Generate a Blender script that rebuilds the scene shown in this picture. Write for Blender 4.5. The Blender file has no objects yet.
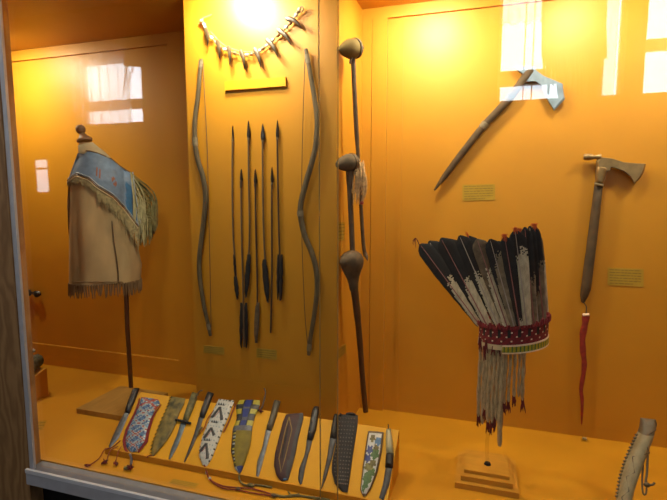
import bpy, math, random
from mathutils import Vector, Matrix
random.seed(7)
scene = bpy.context.scene
col = scene.collection
# ---------------------------------------------------------------- camera model
F = 480.0; YAW = math.radians(17.6); PITCH = math.radians(6.5); H = 1.6
FW = Vector((-math.sin(YAW)*math.cos(PITCH), math.cos(YAW)*math.cos(PITCH), -math.sin(PITCH)))
RT = Vector((math.cos(YAW), math.sin(YAW), 0)); UP = RT.cross(FW)
CAM = Vector((0, 0, H))
WALL = 1.70; PIER = 1.40; PX0, PX1 = -0.950, -0.434
FLOOR = H - 0.805; CEIL = H + 0.642; GLASS = 1.03
RECESS = 0.012                                  # the inset wall panels lie this far behind the frame

def ray(x, y): return FW + RT*((x-333.5)/F) - UP*((y-250)/F)
def at(x, y, Y):
    d = ray(x, y); return CAM + d*(Y/d.y)
def on_floor(x, y, z=0.0):
    d = ray(x, y); return CAM + d*((FLOOR+z-H)/d.z)
BY0, BZ0, BY1, BZ1 = 1.145, FLOOR+0.016, 1.310, FLOOR+0.133
BN = Vector((0, -(BZ1-BZ0), BY1-BY0)).normalized()
def on_board(x, y, h=0.0):
    d = ray(x, y); p0 = Vector((0, BY0, BZ0))
    return CAM + d*((p0-CAM).dot(BN)/d.dot(BN)) + BN*h
def wallmap(Y):
    def f(x, y, h=0.0):
        p = at(x, y, Y); p.y -= h; return p
    return f

# ---------------------------------------------------------------- materials
MATS = {}
KEEP = {'rail_highlight', 'card_clear', 'hair_tan', 'orange_paint', 'orange_floor', 'orange_board', 'orange_plinth', 'aluminium', 'grey_metal', 'black_base', 'base_wood', 'card', 'card_ink', 'wall_grey', 'room_floor', 'room_ceiling', 'window_paint', 'lamp_metal', 'glass_edge', 'stone', 'stone_grey', 'stone_brown', 'yoke_blue', 'yoke_deep', 'walnut', 'feather_white', 'feather_mixed', 'stud', 'bow_wood', 'claw_horn', 'axe_steel', 'old_brass', 'antler', 'cloth_red', 'hide_tan', 'hide_pale', 'hide_dark', 'axe_wood', 'bead_shell', 'tail_red', 'plume_red'}
def mat(name, rgb, rough=0.6, metal=0.0, var=0.12, scale=40, bump=0.0, stretch=None, spec=0.5, rgb2=None, detail=3):
    m = bpy.data.materials.new(name); m.use_nodes = True
    if name not in KEEP: rgb = [c*0.72 for c in rgb]
    nt = m.node_tree; b = nt.nodes['Principled BSDF']
    b.inputs['Roughness'].default_value = rough; b.inputs['Metallic'].default_value = metal
    b.inputs['Specular IOR Level'].default_value = spec
    tc = nt.nodes.new('ShaderNodeTexCoord'); mp = nt.nodes.new('ShaderNodeMapping')
    nt.links.new(tc.outputs['Object'], mp.inputs['Vector'])
    if stretch: mp.inputs['Scale'].default_value = stretch
    n = nt.nodes.new('ShaderNodeTexNoise'); n.inputs['Scale'].default_value = scale; n.inputs['Detail'].default_value = detail
    nt.links.new(mp.outputs['Vector'], n.inputs['Vector'])
    r = nt.nodes.new('ShaderNodeValToRGB')
    c1 = [max(0, c*(1-var)) for c in rgb]; c2 = rgb2 or [min(1, c*(1+var)) for c in rgb]
    r.color_ramp.elements[0].position = 0.3; r.color_ramp.elements[1].position = 0.7
    r.color_ramp.elements[0].color = (*c1, 1); r.color_ramp.elements[1].color = (*c2, 1)
    nt.links.new(n.outputs['Fac'], r.inputs['Fac']); nt.links.new(r.outputs['Color'], b.inputs['Base Color'])
    if bump:
        bp = nt.nodes.new('ShaderNodeBump'); bp.inputs['Strength'].default_value = bump; bp.inputs['Distance'].default_value = 0.003
        nt.links.new(n.outputs['Fac'], bp.inputs['Height']); nt.links.new(bp.outputs['Normal'], b.inputs['Normal'])
    MATS[name] = m; return m
ORANGE = (0.54, 0.238, 0.012)
mat('orange_paint', ORANGE, 0.48, var=0.03, scale=9, spec=0.45)
mat('orange_floor', (0.55, 0.245, 0.008), 0.5, var=0.04, scale=12, spec=0.35)
mat('orange_board', (0.66, 0.32, 0.009), 0.55, var=0.03, scale=20, spec=0.3)
mat('orange_plinth', (0.55, 0.26, 0.025), 0.5, var=0.08, scale=12, stretch=(1, 8, 8), spec=0.3)
mat('aluminium', (0.52, 0.52, 0.56), 0.4, 0.15, var=0.06, scale=30)
mat('grey_metal', (0.22, 0.22, 0.24), 0.5, 0.1, var=0.08, scale=30)
mat('rail_highlight', (0.75, 0.76, 0.80), 0.35, 0.1, var=0.03); mat('black_base', (0.008, 0.008, 0.009), 0.6, var=0.2)
mat('steel', (0.20, 0.215, 0.235), 0.42, 0.75, var=0.25, scale=70)
mat('dark_steel', (0.085, 0.082, 0.085), 0.45, 0.65, var=0.3, scale=60)
mat('blue_steel', (0.15, 0.19, 0.22), 0.45, 0.6, var=0.3, scale=60)
mat('axe_steel', (0.20, 0.26, 0.32), 0.5, 0.35, var=0.2, scale=30)
mat('old_brass', (0.30, 0.20, 0.085), 0.42, 0.6, var=0.25, scale=40)
mat('iron', (0.035, 0.03, 0.028), 0.5, 0.4, var=0.3)
mat('black_handle', (0.018, 0.017, 0.02), 0.4, var=0.4, scale=60)
mat('wood_handle', (0.11, 0.08, 0.042), 0.5, var=0.4, scale=30, stretch=(4, 1, 1))
mat('olive_wrap', (0.17, 0.14, 0.045), 0.65, var=0.45, scale=90, bump=0.6)
mat('bone', (0.50, 0.44, 0.25), 0.45, var=0.2, scale=30)
mat('claw_horn', (0.055, 0.034, 0.014), 0.4, var=0.35, scale=50)
mat('bead_white', (0.66, 0.65, 0.60), 0.3, var=0.08, scale=200)
mat('bead_shell', (0.80, 0.62, 0.42), 0.28, var=0.1, scale=200)
mat('bead_brown', (0.28, 0.15, 0.06), 0.35, var=0.2, scale=100)
mat('bead_blue', (0.085, 0.21, 0.40), 0.35, var=0.3, scale=250)
mat('bead_navy', (0.03, 0.05, 0.24), 0.35, var=0.3, scale=250)
mat('bead_pale', (0.42, 0.48, 0.50), 0.35, var=0.2, scale=250)
mat('bead_red', (0.40, 0.045, 0.03), 0.4, var=0.25, scale=250)
mat('bead_yellow', (0.50, 0.42, 0.025), 0.4, var=0.2, scale=250)
mat('bead_green', (0.08, 0.17, 0.04), 0.4, var=0.3, scale=250)
mat('bead_black', (0.02, 0.02, 0.024), 0.4, var=0.3, scale=250)
mat('bead_dark', (0.04, 0.038, 0.045), 0.5, var=0.3, scale=250)
mat('bead_grey', (0.13, 0.13, 0.15), 0.4, var=0.3, scale=250)
mat('bow_wood', (0.10, 0.07, 0.03), 0.7, var=0.4, scale=18, stretch=(6, 6, 1))
mat('arrow_wood', (0.20, 0.125, 0.06), 0.5, var=0.3, scale=20, stretch=(6, 6, 1))
mat('arrow_dark', (0.09, 0.05, 0.03), 0.5, var=0.3, scale=20, stretch=(6, 6, 1))
mat('sinew', (0.26, 0.20, 0.11), 0.6, var=0.3, scale=200)
mat('cord_dark', (0.11, 0.075, 0.045), 0.7, var=0.3, scale=200)
mat('cord_tan', (0.34, 0.24, 0.12), 0.7, var=0.3, scale=200)
mat('cord_red', (0.28, 0.035, 0.015), 0.7, var=0.3, scale=200)
mat('feather_dark', (0.016, 0.013, 0.012), 0.8, var=0.4, scale=60)
mat('feather_brown', (0.16, 0.11, 0.06), 0.75, var=0.4, scale=60)
mat('feather_white', (0.50, 0.43, 0.28), 0.75, var=0.25, scale=45, stretch=(3, 3, 1))
mat('feather_mixed', (0.20, 0.15, 0.085), 0.75, var=0.4, scale=50)
mat('quill', (0.50, 0.40, 0.32), 0.5, var=0.15)
mat('quill_red', (0.34, 0.12, 0.10), 0.5, var=0.2)
mat('plume_red', (0.50, 0.075, 0.012), 0.8, var=0.25)
mat('plume_maroon', (0.16, 0.015, 0.018), 0.8, var=0.3)
mat('tail_red', (0.24, 0.02, 0.009), 0.85, var=0.3, scale=80)
mat('cloth_red', (0.19, 0.014, 0.018), 0.85, var=0.25, scale=80)
mat('ermine', (0.52, 0.40, 0.21), 0.85, var=0.3, scale=60, stretch=(4, 4, 1), bump=0.4)
mat('stone', (0.20, 0.135, 0.045), 0.85, var=0.35, scale=25, spec=0.2)
mat('stone_grey', (0.125, 0.088, 0.05), 0.85, var=0.35, scale=30, spec=0.2)
mat('stone_brown', (0.10, 0.063, 0.032), 0.7, var=0.4, scale=30, spec=0.25)
mat('rawhide', (0.14, 0.085, 0.04), 0.55, var=0.3, scale=60)
mat('club_dark', (0.10, 0.045, 0.018), 0.5, var=0.3, scale=30, stretch=(4, 4, 1))
mat('hair_tan', (0.62, 0.38, 0.16), 0.8, var=0.3, scale=120)
mat('axe_wood', (0.08, 0.047, 0.018), 0.75, var=0.35, scale=30)
mat('hide_tan', (0.40, 0.285, 0.135), 0.85, var=0.28, scale=9, bump=0.25, stretch=(1.6, 1.6, 0.6), detail=6)
mat('yoke_mark', (0.36, 0.13, 0.07), 0.6)
mat('hide_brown', (0.28, 0.17, 0.075), 0.85, var=0.2, scale=20)
mat('hide_pale', (0.52, 0.42, 0.24), 0.85, var=0.15, scale=25)
mat('fringe_tan', (0.42, 0.33, 0.15), 0.85, var=0.35, scale=90)
mat('hide_dark', (0.05, 0.025, 0.012), 0.9, var=0.3)
mat('fringe_olive', (0.30, 0.27, 0.10), 0.85, var=0.4, scale=60); mat('fringe_dark', (0.13, 0.11, 0.05), 0.85, var=0.3); mat('fringe_pale', (0.52, 0.47, 0.24), 0.85, var=0.2)
mat('yoke_blue', (0.15, 0.215, 0.31), 0.6, var=0.14, scale=55, bump=0.3)
mat('yoke_deep', (0.035, 0.13, 0.26), 0.6, var=0.2, scale=55, bump=0.3)
mat('walnut', (0.26, 0.14, 0.065), 0.6, var=0.3, scale=18, stretch=(1, 1, 5))
mat('pole_wood', (0.13, 0.05, 0.022), 0.4, var=0.3, scale=18, stretch=(6, 6, 1))
mat('base_wood', (0.36, 0.19, 0.035), 0.5, var=0.13, scale=12, stretch=(6, 1, 6))
mat('antler', (0.30, 0.24, 0.125), 0.45, var=0.2, scale=20, stretch=(3, 3, 1))
mat('antler_dark', (0.16, 0.11, 0.055), 0.5, var=0.3, scale=30)
mat('engraved', (0.10, 0.07, 0.04), 0.6)
mat('card', (0.44, 0.27, 0.03), 0.6, var=0.06, spec=0.2)
mat('card_clear', (0.44, 0.235, 0.02), 0.5, var=0.05, spec=0.2)
mat('card_ink', (0.27, 0.18, 0.03), 0.7, var=0.1, spec=0.2)
mat('green_leather', (0.13, 0.115, 0.02), 0.6, var=0.6, scale=45, bump=0.7, rgb2=(0.24, 0.17, 0.035))
mat('green_fringe', (0.05, 0.05, 0.015), 0.7, var=0.4, scale=80)
mat('yellow_hide', (0.25, 0.185, 0.015), 0.7, var=0.25, scale=40)
mat('maroon_leather', (0.06, 0.018, 0.018), 0.6, var=0.35, scale=50)
mat('slate_leather', (0.055, 0.046, 0.05), 0.6, var=0.3, scale=50)
mat('gilt', (0.34, 0.22, 0.05), 0.5, 0.1, var=0.2)
mat('stud_leather', (0.02, 0.015, 0.014), 0.7, var=0.35, scale=60)
mat('stud', (0.22, 0.18, 0.15), 0.4, 0.2, var=0.3)
mat('rivet', (0.35, 0.33, 0.32), 0.4, 0.8)
mat('moss_stone', (0.13, 0.135, 0.08), 0.55, var=0.5, scale=50)
mat('wall_grey', (0.10, 0.09, 0.085), 0.9, var=0.08)
mat('room_floor', (0.09, 0.06, 0.04), 0.6, var=0.2, scale=4, stretch=(1, 8, 1))
mat('room_ceiling', (0.40, 0.36, 0.36), 0.9, var=0.05)
mat('window_paint', (0.5, 0.5, 0.5), 0.6, var=0.05)
mat('lamp_metal', (0.5, 0.5, 0.5), 0.35, 0.8, var=0.05)

def wood_wall():
    m = bpy.data.materials.new('pine_board'); m.use_nodes = True; nt = m.node_tree; b = nt.nodes['Principled BSDF']
    tc = nt.nodes.new('ShaderNodeTexCoord'); mp = nt.nodes.new('ShaderNodeMapping'); mp.inputs['Scale'].default_value = (5, 5, 1.5)
    w = nt.nodes.new('ShaderNodeTexWave'); w.inputs['Scale'].default_value = 2.2; w.inputs['Distortion'].default_value = 14
    w.inputs['Detail'].default_value = 3; w.inputs['Detail Scale'].default_value = 1.2
    r = nt.nodes.new('ShaderNodeValToRGB')
    r.color_ramp.elements[0].color = (0.25, 0.125, 0.045, 1); r.color_ramp.elements[1].color = (0.38, 0.205, 0.08, 1)
    v = nt.nodes.new('ShaderNodeTexVoronoi'); v.inputs['Scale'].default_value = 1.6
    mp2 = nt.nodes.new('ShaderNodeMapping'); mp2.inputs['Scale'].default_value = (5, 5, 4)
    kr = nt.nodes.new('ShaderNodeValToRGB'); kr.color_ramp.elements[0].position = 0.07; kr.color_ramp.elements[1].position = 0.13
    kr.color_ramp.elements[0].color = (0.12, 0.10, 0.09, 1); kr.color_ramp.elements[1].color = (1, 1, 1, 1)
    mx = nt.nodes.new('ShaderNodeMix'); mx.data_type = 'RGBA'; mx.blend_type = 'MULTIPLY'; mx.inputs[0].default_value = 1
    L = nt.links.new
    L(tc.outputs['Object'], mp.inputs['Vector']); L(mp.outputs['Vector'], w.inputs['Vector']); L(w.outputs['Fac'], r.inputs['Fac'])
    L(tc.outputs['Object'], mp2.inputs['Vector']); L(mp2.outputs['Vector'], v.inputs['Vector']); L(v.outputs['Distance'], kr.inputs['Fac'])
    L(r.outputs['Color'], mx.inputs[6]); L(kr.outputs['Color'], mx.inputs[7]); L(mx.outputs[2], b.inputs['Base Color'])
    b.inputs['Roughness'].default_value = 0.55
    MATS['pine_board'] = m
wood_wall()
def glass_mat(name, tint, f0=0.045):
    m = bpy.data.materials.new(name); m.use_nodes = True; nt = m.node_tree; nt.nodes.remove(nt.nodes['Principled BSDF'])
    out = nt.nodes['Material Output']; tr = nt.nodes.new('ShaderNodeBsdfTransparent'); gl = nt.nodes.new('ShaderNodeBsdfGlossy')
    gl.inputs['Roughness'].default_value = 0.0; tr.inputs['Color'].default_value = (*tint, 1)
    lw = nt.nodes.new('ShaderNodeLayerWeight'); lw.inputs['Blend'].default_value = 0.5
    p = nt.nodes.new('ShaderNodeMath'); p.operation = 'POWER'; p.inputs[1].default_value = 5
    ml = nt.nodes.new('ShaderNodeMath'); ml.operation = 'MULTIPLY_ADD'; ml.inputs[1].default_value = 1-f0; ml.inputs[2].default_value = f0
    mx = nt.nodes.new('ShaderNodeMixShader')
    L = nt.links.new
    L(lw.outputs['Facing'], p.inputs[0]); L(p.outputs[0], ml.inputs[0]); L(ml.outputs[0], mx.inputs[0])
    L(tr.outputs[0], mx.inputs[1]); L(gl.outputs[0], mx.inputs[2]); L(mx.outputs[0], out.inputs['Surface'])
    MATS[name] = m
glass_mat('display_glass', (0.985, 0.99, 0.985)); glass_mat('acrylic', (0.96, 0.96, 0.96), 0.05)
mat('glass_edge', (0.26, 0.19, 0.07), 0.4, var=0.05)
def emit(name, rgb, s):
    m = bpy.data.materials.new(name); m.use_nodes = True; nt = m.node_tree; nt.nodes.remove(nt.nodes['Principled BSDF'])
    e = nt.nodes.new('ShaderNodeEmission'); e.inputs['Color'].default_value = (*rgb, 1); e.inputs['Strength'].default_value = s
    nt.links.new(e.outputs[0], nt.nodes['Material Output'].inputs['Surface']); MATS[name] = m
emit('daylight_pane', (0.78, 0.90, 1.0), 12.5)
emit('dim_pane', (0.85, 0.92, 1.0), 6.0)
def sheer(name):
    m = bpy.data.materials.new(name); m.use_nodes = True; nt = m.node_tree; nt.nodes.remove(nt.nodes['Principled BSDF'])
    a = nt.nodes.new('ShaderNodeBsdfTranslucent'); a.inputs['Color'].default_value = (0.6, 0.58, 0.6, 1)
    t = nt.nodes.new('ShaderNodeBsdfTransparent'); mx = nt.nodes.new('ShaderNodeMixShader'); mx.inputs[0].default_value = 0.36
    nt.links.new(t.outputs[0], mx.inputs[1]); nt.links.new(a.outputs[0], mx.inputs[2])
    nt.links.new(mx.outputs[0], nt.nodes['Material Output'].inputs['Surface']); MATS[name] = m
sheer('sheer_cloth')

# ---------------------------------------------------------------- mesh builder
class MB:
    def __init__(s): s.v = []; s.f = []; s.m = []
    def add(s, vs, fs, mi=0):
        o = len(s.v); s.v += [Vector(v) for v in vs]
        for k, f in enumerate(fs):
            s.f.append([i+o for i in f]); s.m.append(mi if isinstance(mi, int) else mi[k])
        return s
    def box(s, x0, x1, y0, y1, z0, z1, mi=0):
        vs = [(x, y, z) for x in (x0, x1) for y in (y0, y1) for z in (z0, z1)]
        return s.add(vs, [(0,1,3,2), (4,6,7,5), (0,4,5,1), (2,3,7,6), (0,2,6,4), (1,5,7,3)], mi)
    def tube(s, pts, rad, n=8, mi=0, flat=1.0, flatdir=None, cap=True):
        pts = [Vector(p) for p in pts]
        if isinstance(rad, (int, float)): rad = [rad]*len(pts)
        vs = []; prev = None
        for i, p in enumerate(pts):
            t = (pts[min(i+1, len(pts)-1)] - pts[max(i-1, 0)])
            t = t.normalized() if t.length > 1e-9 else Vector((0, 0, 1))
            if flatdir is not None: a = Vector(flatdir)
            elif prev is not None: a = prev
            else: a = Vector((0, 1, 0)) if abs(t.y) < 0.9 else Vector((1, 0, 0))
            a = (a - t*a.dot(t))
            a = a.normalized() if a.length > 1e-6 else t.orthogonal().normalized()
            prev = a; b = t.cross(a)
            for k in range(n):
                an = 2*math.pi*k/n
                vs.append(p + a*(math.cos(an)*rad[i]*flat) + b*(math.sin(an)*rad[i]))
        fs = []
        for i in range(len(pts)-1):
            for k in range(n):
                k2 = (k+1) % n
                fs.append((i*n+k, i*n+k2, (i+1)*n+k2, (i+1)*n+k))
        if cap:
            fs.append(tuple(reversed(range(n)))); fs.append(tuple(range((len(pts)-1)*n, len(pts)*n)))
        return s.add(vs, fs, mi)
    def ball(s, c, r, n=10, mi=0, sc=(1, 1, 1)):
        c = Vector(c); vs = []; m = max(4, n//2+1)
        for i in range(m+1):
            th = math.pi*i/m
            for k in range(n):
                ph = 2*math.pi*k/n
                vs.append(c + Vector((r*sc[0]*math.sin(th)*math.cos(ph), r*sc[1]*math.sin(th)*math.sin(ph), r*sc[2]*math.cos(th))))
        fs = [(i*n+k, (i+1)*n+k, (i+1)*n+(k+1) % n, i*n+(k+1) % n) for i in range(m) for k in range(n)]
        return s.add(vs, fs, mi)
    def loft(s, rings, mi=0, cap=True):
        n = len(rings[0]); vs = [p for r in rings for p in r]
        fs = [(i*n+k, i*n+(k+1) % n, (i+1)*n+(k+1) % n, (i+1)*n+k) for i in range(len(rings)-1) for k in range(n)]
        if cap: fs += [tuple(reversed(range(n))), tuple(range((len(rings)-1)*n, len(rings)*n))]
        return s.add(vs, fs, mi)
    def prism(s, pts, M, th, h0=0.001, mi=0, bev=0.0):
        """solid slab: outline in picture points carried onto a real surface by M, th thick"""
        n = len(pts); cx = sum(p[0] for p in pts)/n; cy = sum(p[1] for p in pts)/n
        rings = [[M(x, y, h0) for x, y in pts], [M(x, y, h0+th*(0.6 if bev else 1)) for x, y in pts]]
        if bev: rings.append([M(cx+(x-cx)*(1-bev), cy+(y-cy)*(1-bev), h0+th) for x, y in pts])
        return s.loft(rings, mi)
    def panel(s, L, R, M, th, nu=8, nv=16, fn=None, h0=0.001, rim=0.3, mi=0):
        """pillow-shaped solid between a left and a right edge line"""
        def samp(P, t):
            ds = [0]
            for a, b in zip(P, P[1:]): ds.append(ds[-1]+math.hypot(b[0]-a[0], b[1]-a[1]))
            d = t*ds[-1]
            for i in range(len(P)-1):
                if d <= ds[i+1]+1e-9:
                    k = (d-ds[i])/max(1e-9, ds[i+1]-ds[i]); return (P[i][0]+(P[i+1][0]-P[i][0])*k, P[i][1]+(P[i+1][1]-P[i][1])*k)
            return P[-1]
        rings = []
        for j in range(nv+1):
            t = j/nv; a = samp(L, t); b = samp(R, t)
            ring = []
            for i in range(nu+1):
                u = i/nu; w = 2*u-1
                e = min(1.0, 6*t+0.35, 6*(1-t)+0.35)
                ring.append(M(a[0]+(b[0]-a[0])*u, a[1]+(b[1]-a[1])*u, h0+th*e*(rim+(1-rim)*math.sqrt(max(0, 1-w*w)))))
            for i in range(nu, -1, -1):
                u = i/nu; ring.append(M(a[0]+(b[0]-a[0])*u, a[1]+(b[1]-a[1])*u, h0))
            rings.append(ring)
        n = len(rings[0]); vs = [p for r in rings for p in r]; fs = []; ms = []
        for j in range(nv):
            for k in range(n):
                fs.append((j*n+k, j*n+(k+1) % n, (j+1)*n+(k+1) % n, (j+1)*n+k))
                if fn:
                    kk = k if k < nu else (0 if k > 1.5*nu else nu-1)
                    ms.append(fn((kk+0.5)/nu, (j+0.5)/nv))
                else: ms.append(mi)
        fs += [tuple(reversed(range(n))), tuple(range(nv*n, (nv+1)*n))]; ms += [ms[0], ms[-1]]
        return s.add(vs, fs, ms)
    def build(s, name, mats, origin, parent=None, smooth=True):
        me = bpy.data.meshes.new(name)
        me.from_pydata([v-origin for v in s.v], [], s.f); me.update()
        for m in ([mats] if isinstance(mats, str) else mats): me.materials.append(MATS[m])
        for p, mi in zip(me.polygons, s.m): p.material_index = mi; p.use_smooth = False
        import bmesh
        bm = bmesh.new(); bm.from_mesh(me); bmesh.ops.recalc_face_normals(bm, faces=bm.faces); bm.to_mesh(me); bm.free()
        if smooth:
            for p in me.polygons: p.use_smooth = True
            try: me.set_sharp_from_angle(angle=math.radians(42))
            except Exception: pass
        o = bpy.data.objects.new(name, me); col.objects.link(o)
        if parent: o.parent = parent
        return o

def bounds(mbs):
    vs = [v for m in mbs for v in m.v]
    lo = Vector([min(v[i] for v in vs) for i in range(3)]); hi = Vector([max(v[i] for v in vs) for i in range(3)])
    return Vector(((lo.x+hi.x)/2, (lo.y+hi.y)/2, lo.z))
class Thing:
    """an Empty at the thing's base that parents its parts"""
    def __init__(s, name, label, cat, group=None): s.a = (name, label, cat, group); s.p = []
    def part(s, name, mb, mats, parent=None, label=None, kind=None, smooth=True):
        s.p.append((name, mb, mats, parent, label, kind, smooth)); return len(s.p)-1
    def done(s):
        name, label, cat, group = s.a; base = bounds([p[1] for p in s.p])
        r = bpy.data.objects.new(name, None); col.objects.link(r); r.location = base; r.empty_display_size = 0.03
        r['label'] = label; r['category'] = cat
        if group: r['group'] = group
        obs = []
        for (n, mb, mats, par, lab, kind, sm) in s.p:
            o = mb.build(n, mats, base, r if par is None else obs[par], sm); obs.append(o)
            if lab: o['label'] = lab
            if kind: o['kind'] = kind
        return r
def single(name, mb, mats, label, cat, group=None, smooth=True):
    base = bounds([mb]); o = mb.build(name, mats, base, None, smooth); o.location = base
    o['label'] = label; o['category'] = cat
    if group: o['group'] = group
    return o
def struct(name, mb, mats, smooth=False, parent=None, base=None):
    base = base or bounds([mb]); o = mb.build(name, mats, base, parent, smooth)
    if parent is None: o.location = base; o['kind'] = 'structure'
    return o
def cat_pts(P, k=4):
    """Catmull-Rom through points (tuples or Vectors)"""
    P = [Vector(p) for p in P]; out = []
    for i in range(len(P)-1):
        a, b, c, d = P[max(0, i-1)], P[i], P[i+1], P[min(len(P)-1, i+2)]
        for j in range(k):
            t = j/k
            out.append(0.5*((2*b)+(c-a)*t+(2*a-5*b+4*c-d)*t*t+(3*b-a-3*c+d)*t**3))
    out.append(P[-1]); return out
def lerp(a, b, t): return a+(b-a)*t

# ================================================================ THE SETTING
XL, XR = -2.75, 1.25
b = MB(); b.box(XL, XR, 1.0545, WALL+0.06, FLOOR-0.03, FLOOR); struct('floor_case', b, 'orange_floor')
b = MB(); b.box(XL, XR, 1.0, WALL+0.06, CEIL, CEIL+0.04); struct('ceiling_case', b, 'orange_paint')
b = MB(); b.box(XL, XR, WALL+RECESS, WALL+0.06, FLOOR, CEIL); struct('wall_back', b, 'orange_paint')
b = MB(); b.box(XL-0.04, XL, 1.0, WALL+0.06, FLOOR, CEIL); struct('wall_left', b, 'orange_paint')
b = MB(); b.box(XR, XR+0.04, 1.0, WALL+0.06, FLOOR, CEIL); struct('wall_right', b, 'orange_paint')
b = MB(); b.box(PX0, PX1, PIER, WALL+RECESS, FLOOR, CEIL); struct('wall_center', b, 'orange_paint')
LIP = H+0.605
b = MB(); b.box(PX1, XR, WALL, WALL+RECESS, LIP, CEIL); struct('trim_1', b, 'orange_paint')
b = MB(); b.box(PX1, -0.400, WALL, WALL+RECESS, FLOOR, LIP); b.box(-0.398, -0.345, WALL, WALL+RECESS, FLOOR, LIP); struct('trim_2', b, 'orange_paint')
b = MB(); b.box(-0.302, -0.290, WALL+RECESS-0.003, WALL+RECESS, FLOOR, LIP); struct('trim_3', b, 'orange_paint')
b = MB(); b.box(XL, PX0, WALL, WALL+RECESS, LIP-0.006, CEIL); struct('trim_4', b, 'orange_paint')
b = MB(); b.box(-1.235, PX0, WALL, WALL+RECESS, FLOOR, LIP-0.006); struct('trim_5', b, 'orange_paint')
zr = at(180, 361, WALL).z
b = MB(); b.box(XL, -1.235, WALL, WALL+RECESS, FLOOR, zr); struct('baseboard_left', b, 'orange_paint')

# case front: bottom rail, plinth below, corner post, panes
XP = at(35.6, 459, 1.02).x                           # where the post meets the pane
b = MB(); b.box(XP-0.0155, XR, 1.004, 1.054, FLOOR-0.030, FLOOR-0.004); struct('trim_6', b, 'grey_metal')
b = MB(); b.box(XP-0.0155, XR, 0.996, 1.0038, FLOOR-0.010, FLOOR+0.0015); struct('trim_7', b, 'rail_highlight')  # front lip coloured near-white to paint in the rail's edge highlight
b = MB(); b.box(XP-0.0155, XR, 0.998, 1.0038, FLOOR-0.046, FLOOR-0.0102); struct('trim_9', b, 'aluminium')
b = MB(); b.box(XP-0.6, XR, 1.06, WALL, 0, FLOOR-0.031); struct('wall_base', b, 'black_base')
b = MB()
b.box(XP-0.0155, XP, 1.012, 1.020, FLOOR-0.004, CEIL)
struct('trim_8', b, 'aluminium')
b = MB(); b.box(-2.9, XP-0.0158, 1.008, 1.05, 0, CEIL+0.3); struct('wall_front', b, 'pine_board')
xa = at(337.6, 300, GLASS).x; xb = at(320, 300, GLASS-0.012).x
def pane(name, x0, x1, y, edge):
    b = MB(); b.box(x0, x1, y-0.003, y+0.003, FLOOR-0.002, CEIL-0.002)
    base = bounds([b]); o = struct(name, b, 'display_glass', base=base)
    e = MB(); e.box(edge-0.0005, edge+0.0005, y-0.0031, y+0.0031, FLOOR-0.002, CEIL-0.002)
    struct('glass_edge', e, 'glass_edge', parent=o, base=base)
pane('window_1', XP, xa, GLASS, xa+0.0006)
pane('window_2', xb, XR-0.01, GLASS-0.012, xb-0.0006)

# ================================================================ THE ROOM BEHIND (seen mirrored in the glass)
MD = 3.6; WY = 2*GLASS-MD
def mir(x, y, M=MD):
    p = at(x, y, M); p.y = 2*GLASS-M; return p
RX0, RX1, RC = -4.6, 3.2, 3.25
b = MB(); b.box(RX0, RX1, WY-0.2, 1.06, -0.05, 0); struct('floor', b, 'room_floor')
b = MB(); b.box(RX0, RX1, WY-0.2, 1.0, RC, RC+0.05); struct('ceiling', b, 'room_ceiling')
sill = mir(497, 102).z; head = 3.05
wins = [(mir(80, 120).x, mir(143, 120).x), (mir(497, 90).x, mir(563, 90).x), (mir(600, 90).x, mir(622, 90).x), (mir(641, 90).x, mir(700, 90).x)]
b = MB(); b.box(RX0, RX1, WY-0.15, WY, 0, sill); b.box(RX0, RX1, WY-0.15, WY, head, RC)
edges = [RX0]+[e for w in wins for e in w]+[RX1]
for k in range(0, len(edges), 2): b.box(edges[k], edges[k+1], WY-0.15, WY, sill, head)
struct('wall_windows', b, 'wall_grey')
heads = [mir(110, 60).z, head, head, head]
for k, (x0, x1) in enumerate(wins):
    b = MB(); t = 0.02; hd_ = heads[k]
    b.box(x0, x0+t, WY-0.1, WY-0.06, sill, hd_); b.box(x1-t, x1, WY-0.1, WY-0.06, sill, hd_)
    if k != 2:
        zt, zt2 = [(mir(120, 108).z, mir(120, 98).z), (mir(520, 84).z, mir(520, 69).z), None, (mir(655, 49).z, mir(655, 37).z)][k]
        b.box(x0, x1, WY-0.1, WY-0.06, zt, zt2)
    b.box(x0, x1, WY-0.1, WY-0.06, sill, sill+0.01)
    if k == 1:
        for q in (0.41, 0.54): b.box(x0+(x1-x0)*q-0.0025, x0+(x1-x0)*q+0.0025, WY-0.1, WY-0.06, sill, hd_)
    base = bounds([b]); o = struct('window_%d' % (k+3), b, 'window_paint', base=base)
    p = MB(); p.box(x0, x1, WY-0.13, WY-0.12, sill, hd_); struct('lit_pane', p, 'daylight_pane', parent=o, base=base)
    if hd_ < head: p = MB(); p.box(x0, x1, WY-0.15, WY, hd_, head); struct('window_lintel', p, 'wall_grey', parent=o, base=base)
x0, x1 = mir(37.5, 176).x, mir(48, 176).x; z0, z1 = mir(43, 192).z, mir(43, 160).z
b = MB(); b.box(x0, x1, WY+0.001, WY+0.012, lerp(z0, z1, 0.70), lerp(z0, z1, 0.76)); base = bounds([b]); o = struct('window_7', b, 'window_paint', base=base)
p = MB(); p.box(x0, x1, WY+0.001, WY+0.01, z0, lerp(z0, z1, 0.70)); struct('lit_pane', p, 'dim_pane', parent=o, base=base)
p = MB(); p.box(x0, x1, WY+0.001, WY+0.01, lerp(z0, z1, 0.76), z1); struct('lit_pane', p, 'dim_pane', parent=o, base=base)
def curtain(x0, x1, z0, z1, label, waves=26):
    n = 90; vs = []; fs = []
    for i in range(n+1):
        q = i/n; x = lerp(x0, x1, q); y = WY+0.05+0.022*math.sin(q*waves)+0.010*math.sin(q*waves*2.3+1)
        vs += [(x, y, z0), (x, y, z1)]
        if i: fs.append((2*i-2, 2*i, 2*i+1, 2*i-1))
    b = MB(); b.add(vs, fs); single('sheer_curtain', b, 'sheer_cloth', label, 'curtain', 'sheer curtains on the room windows')
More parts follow.
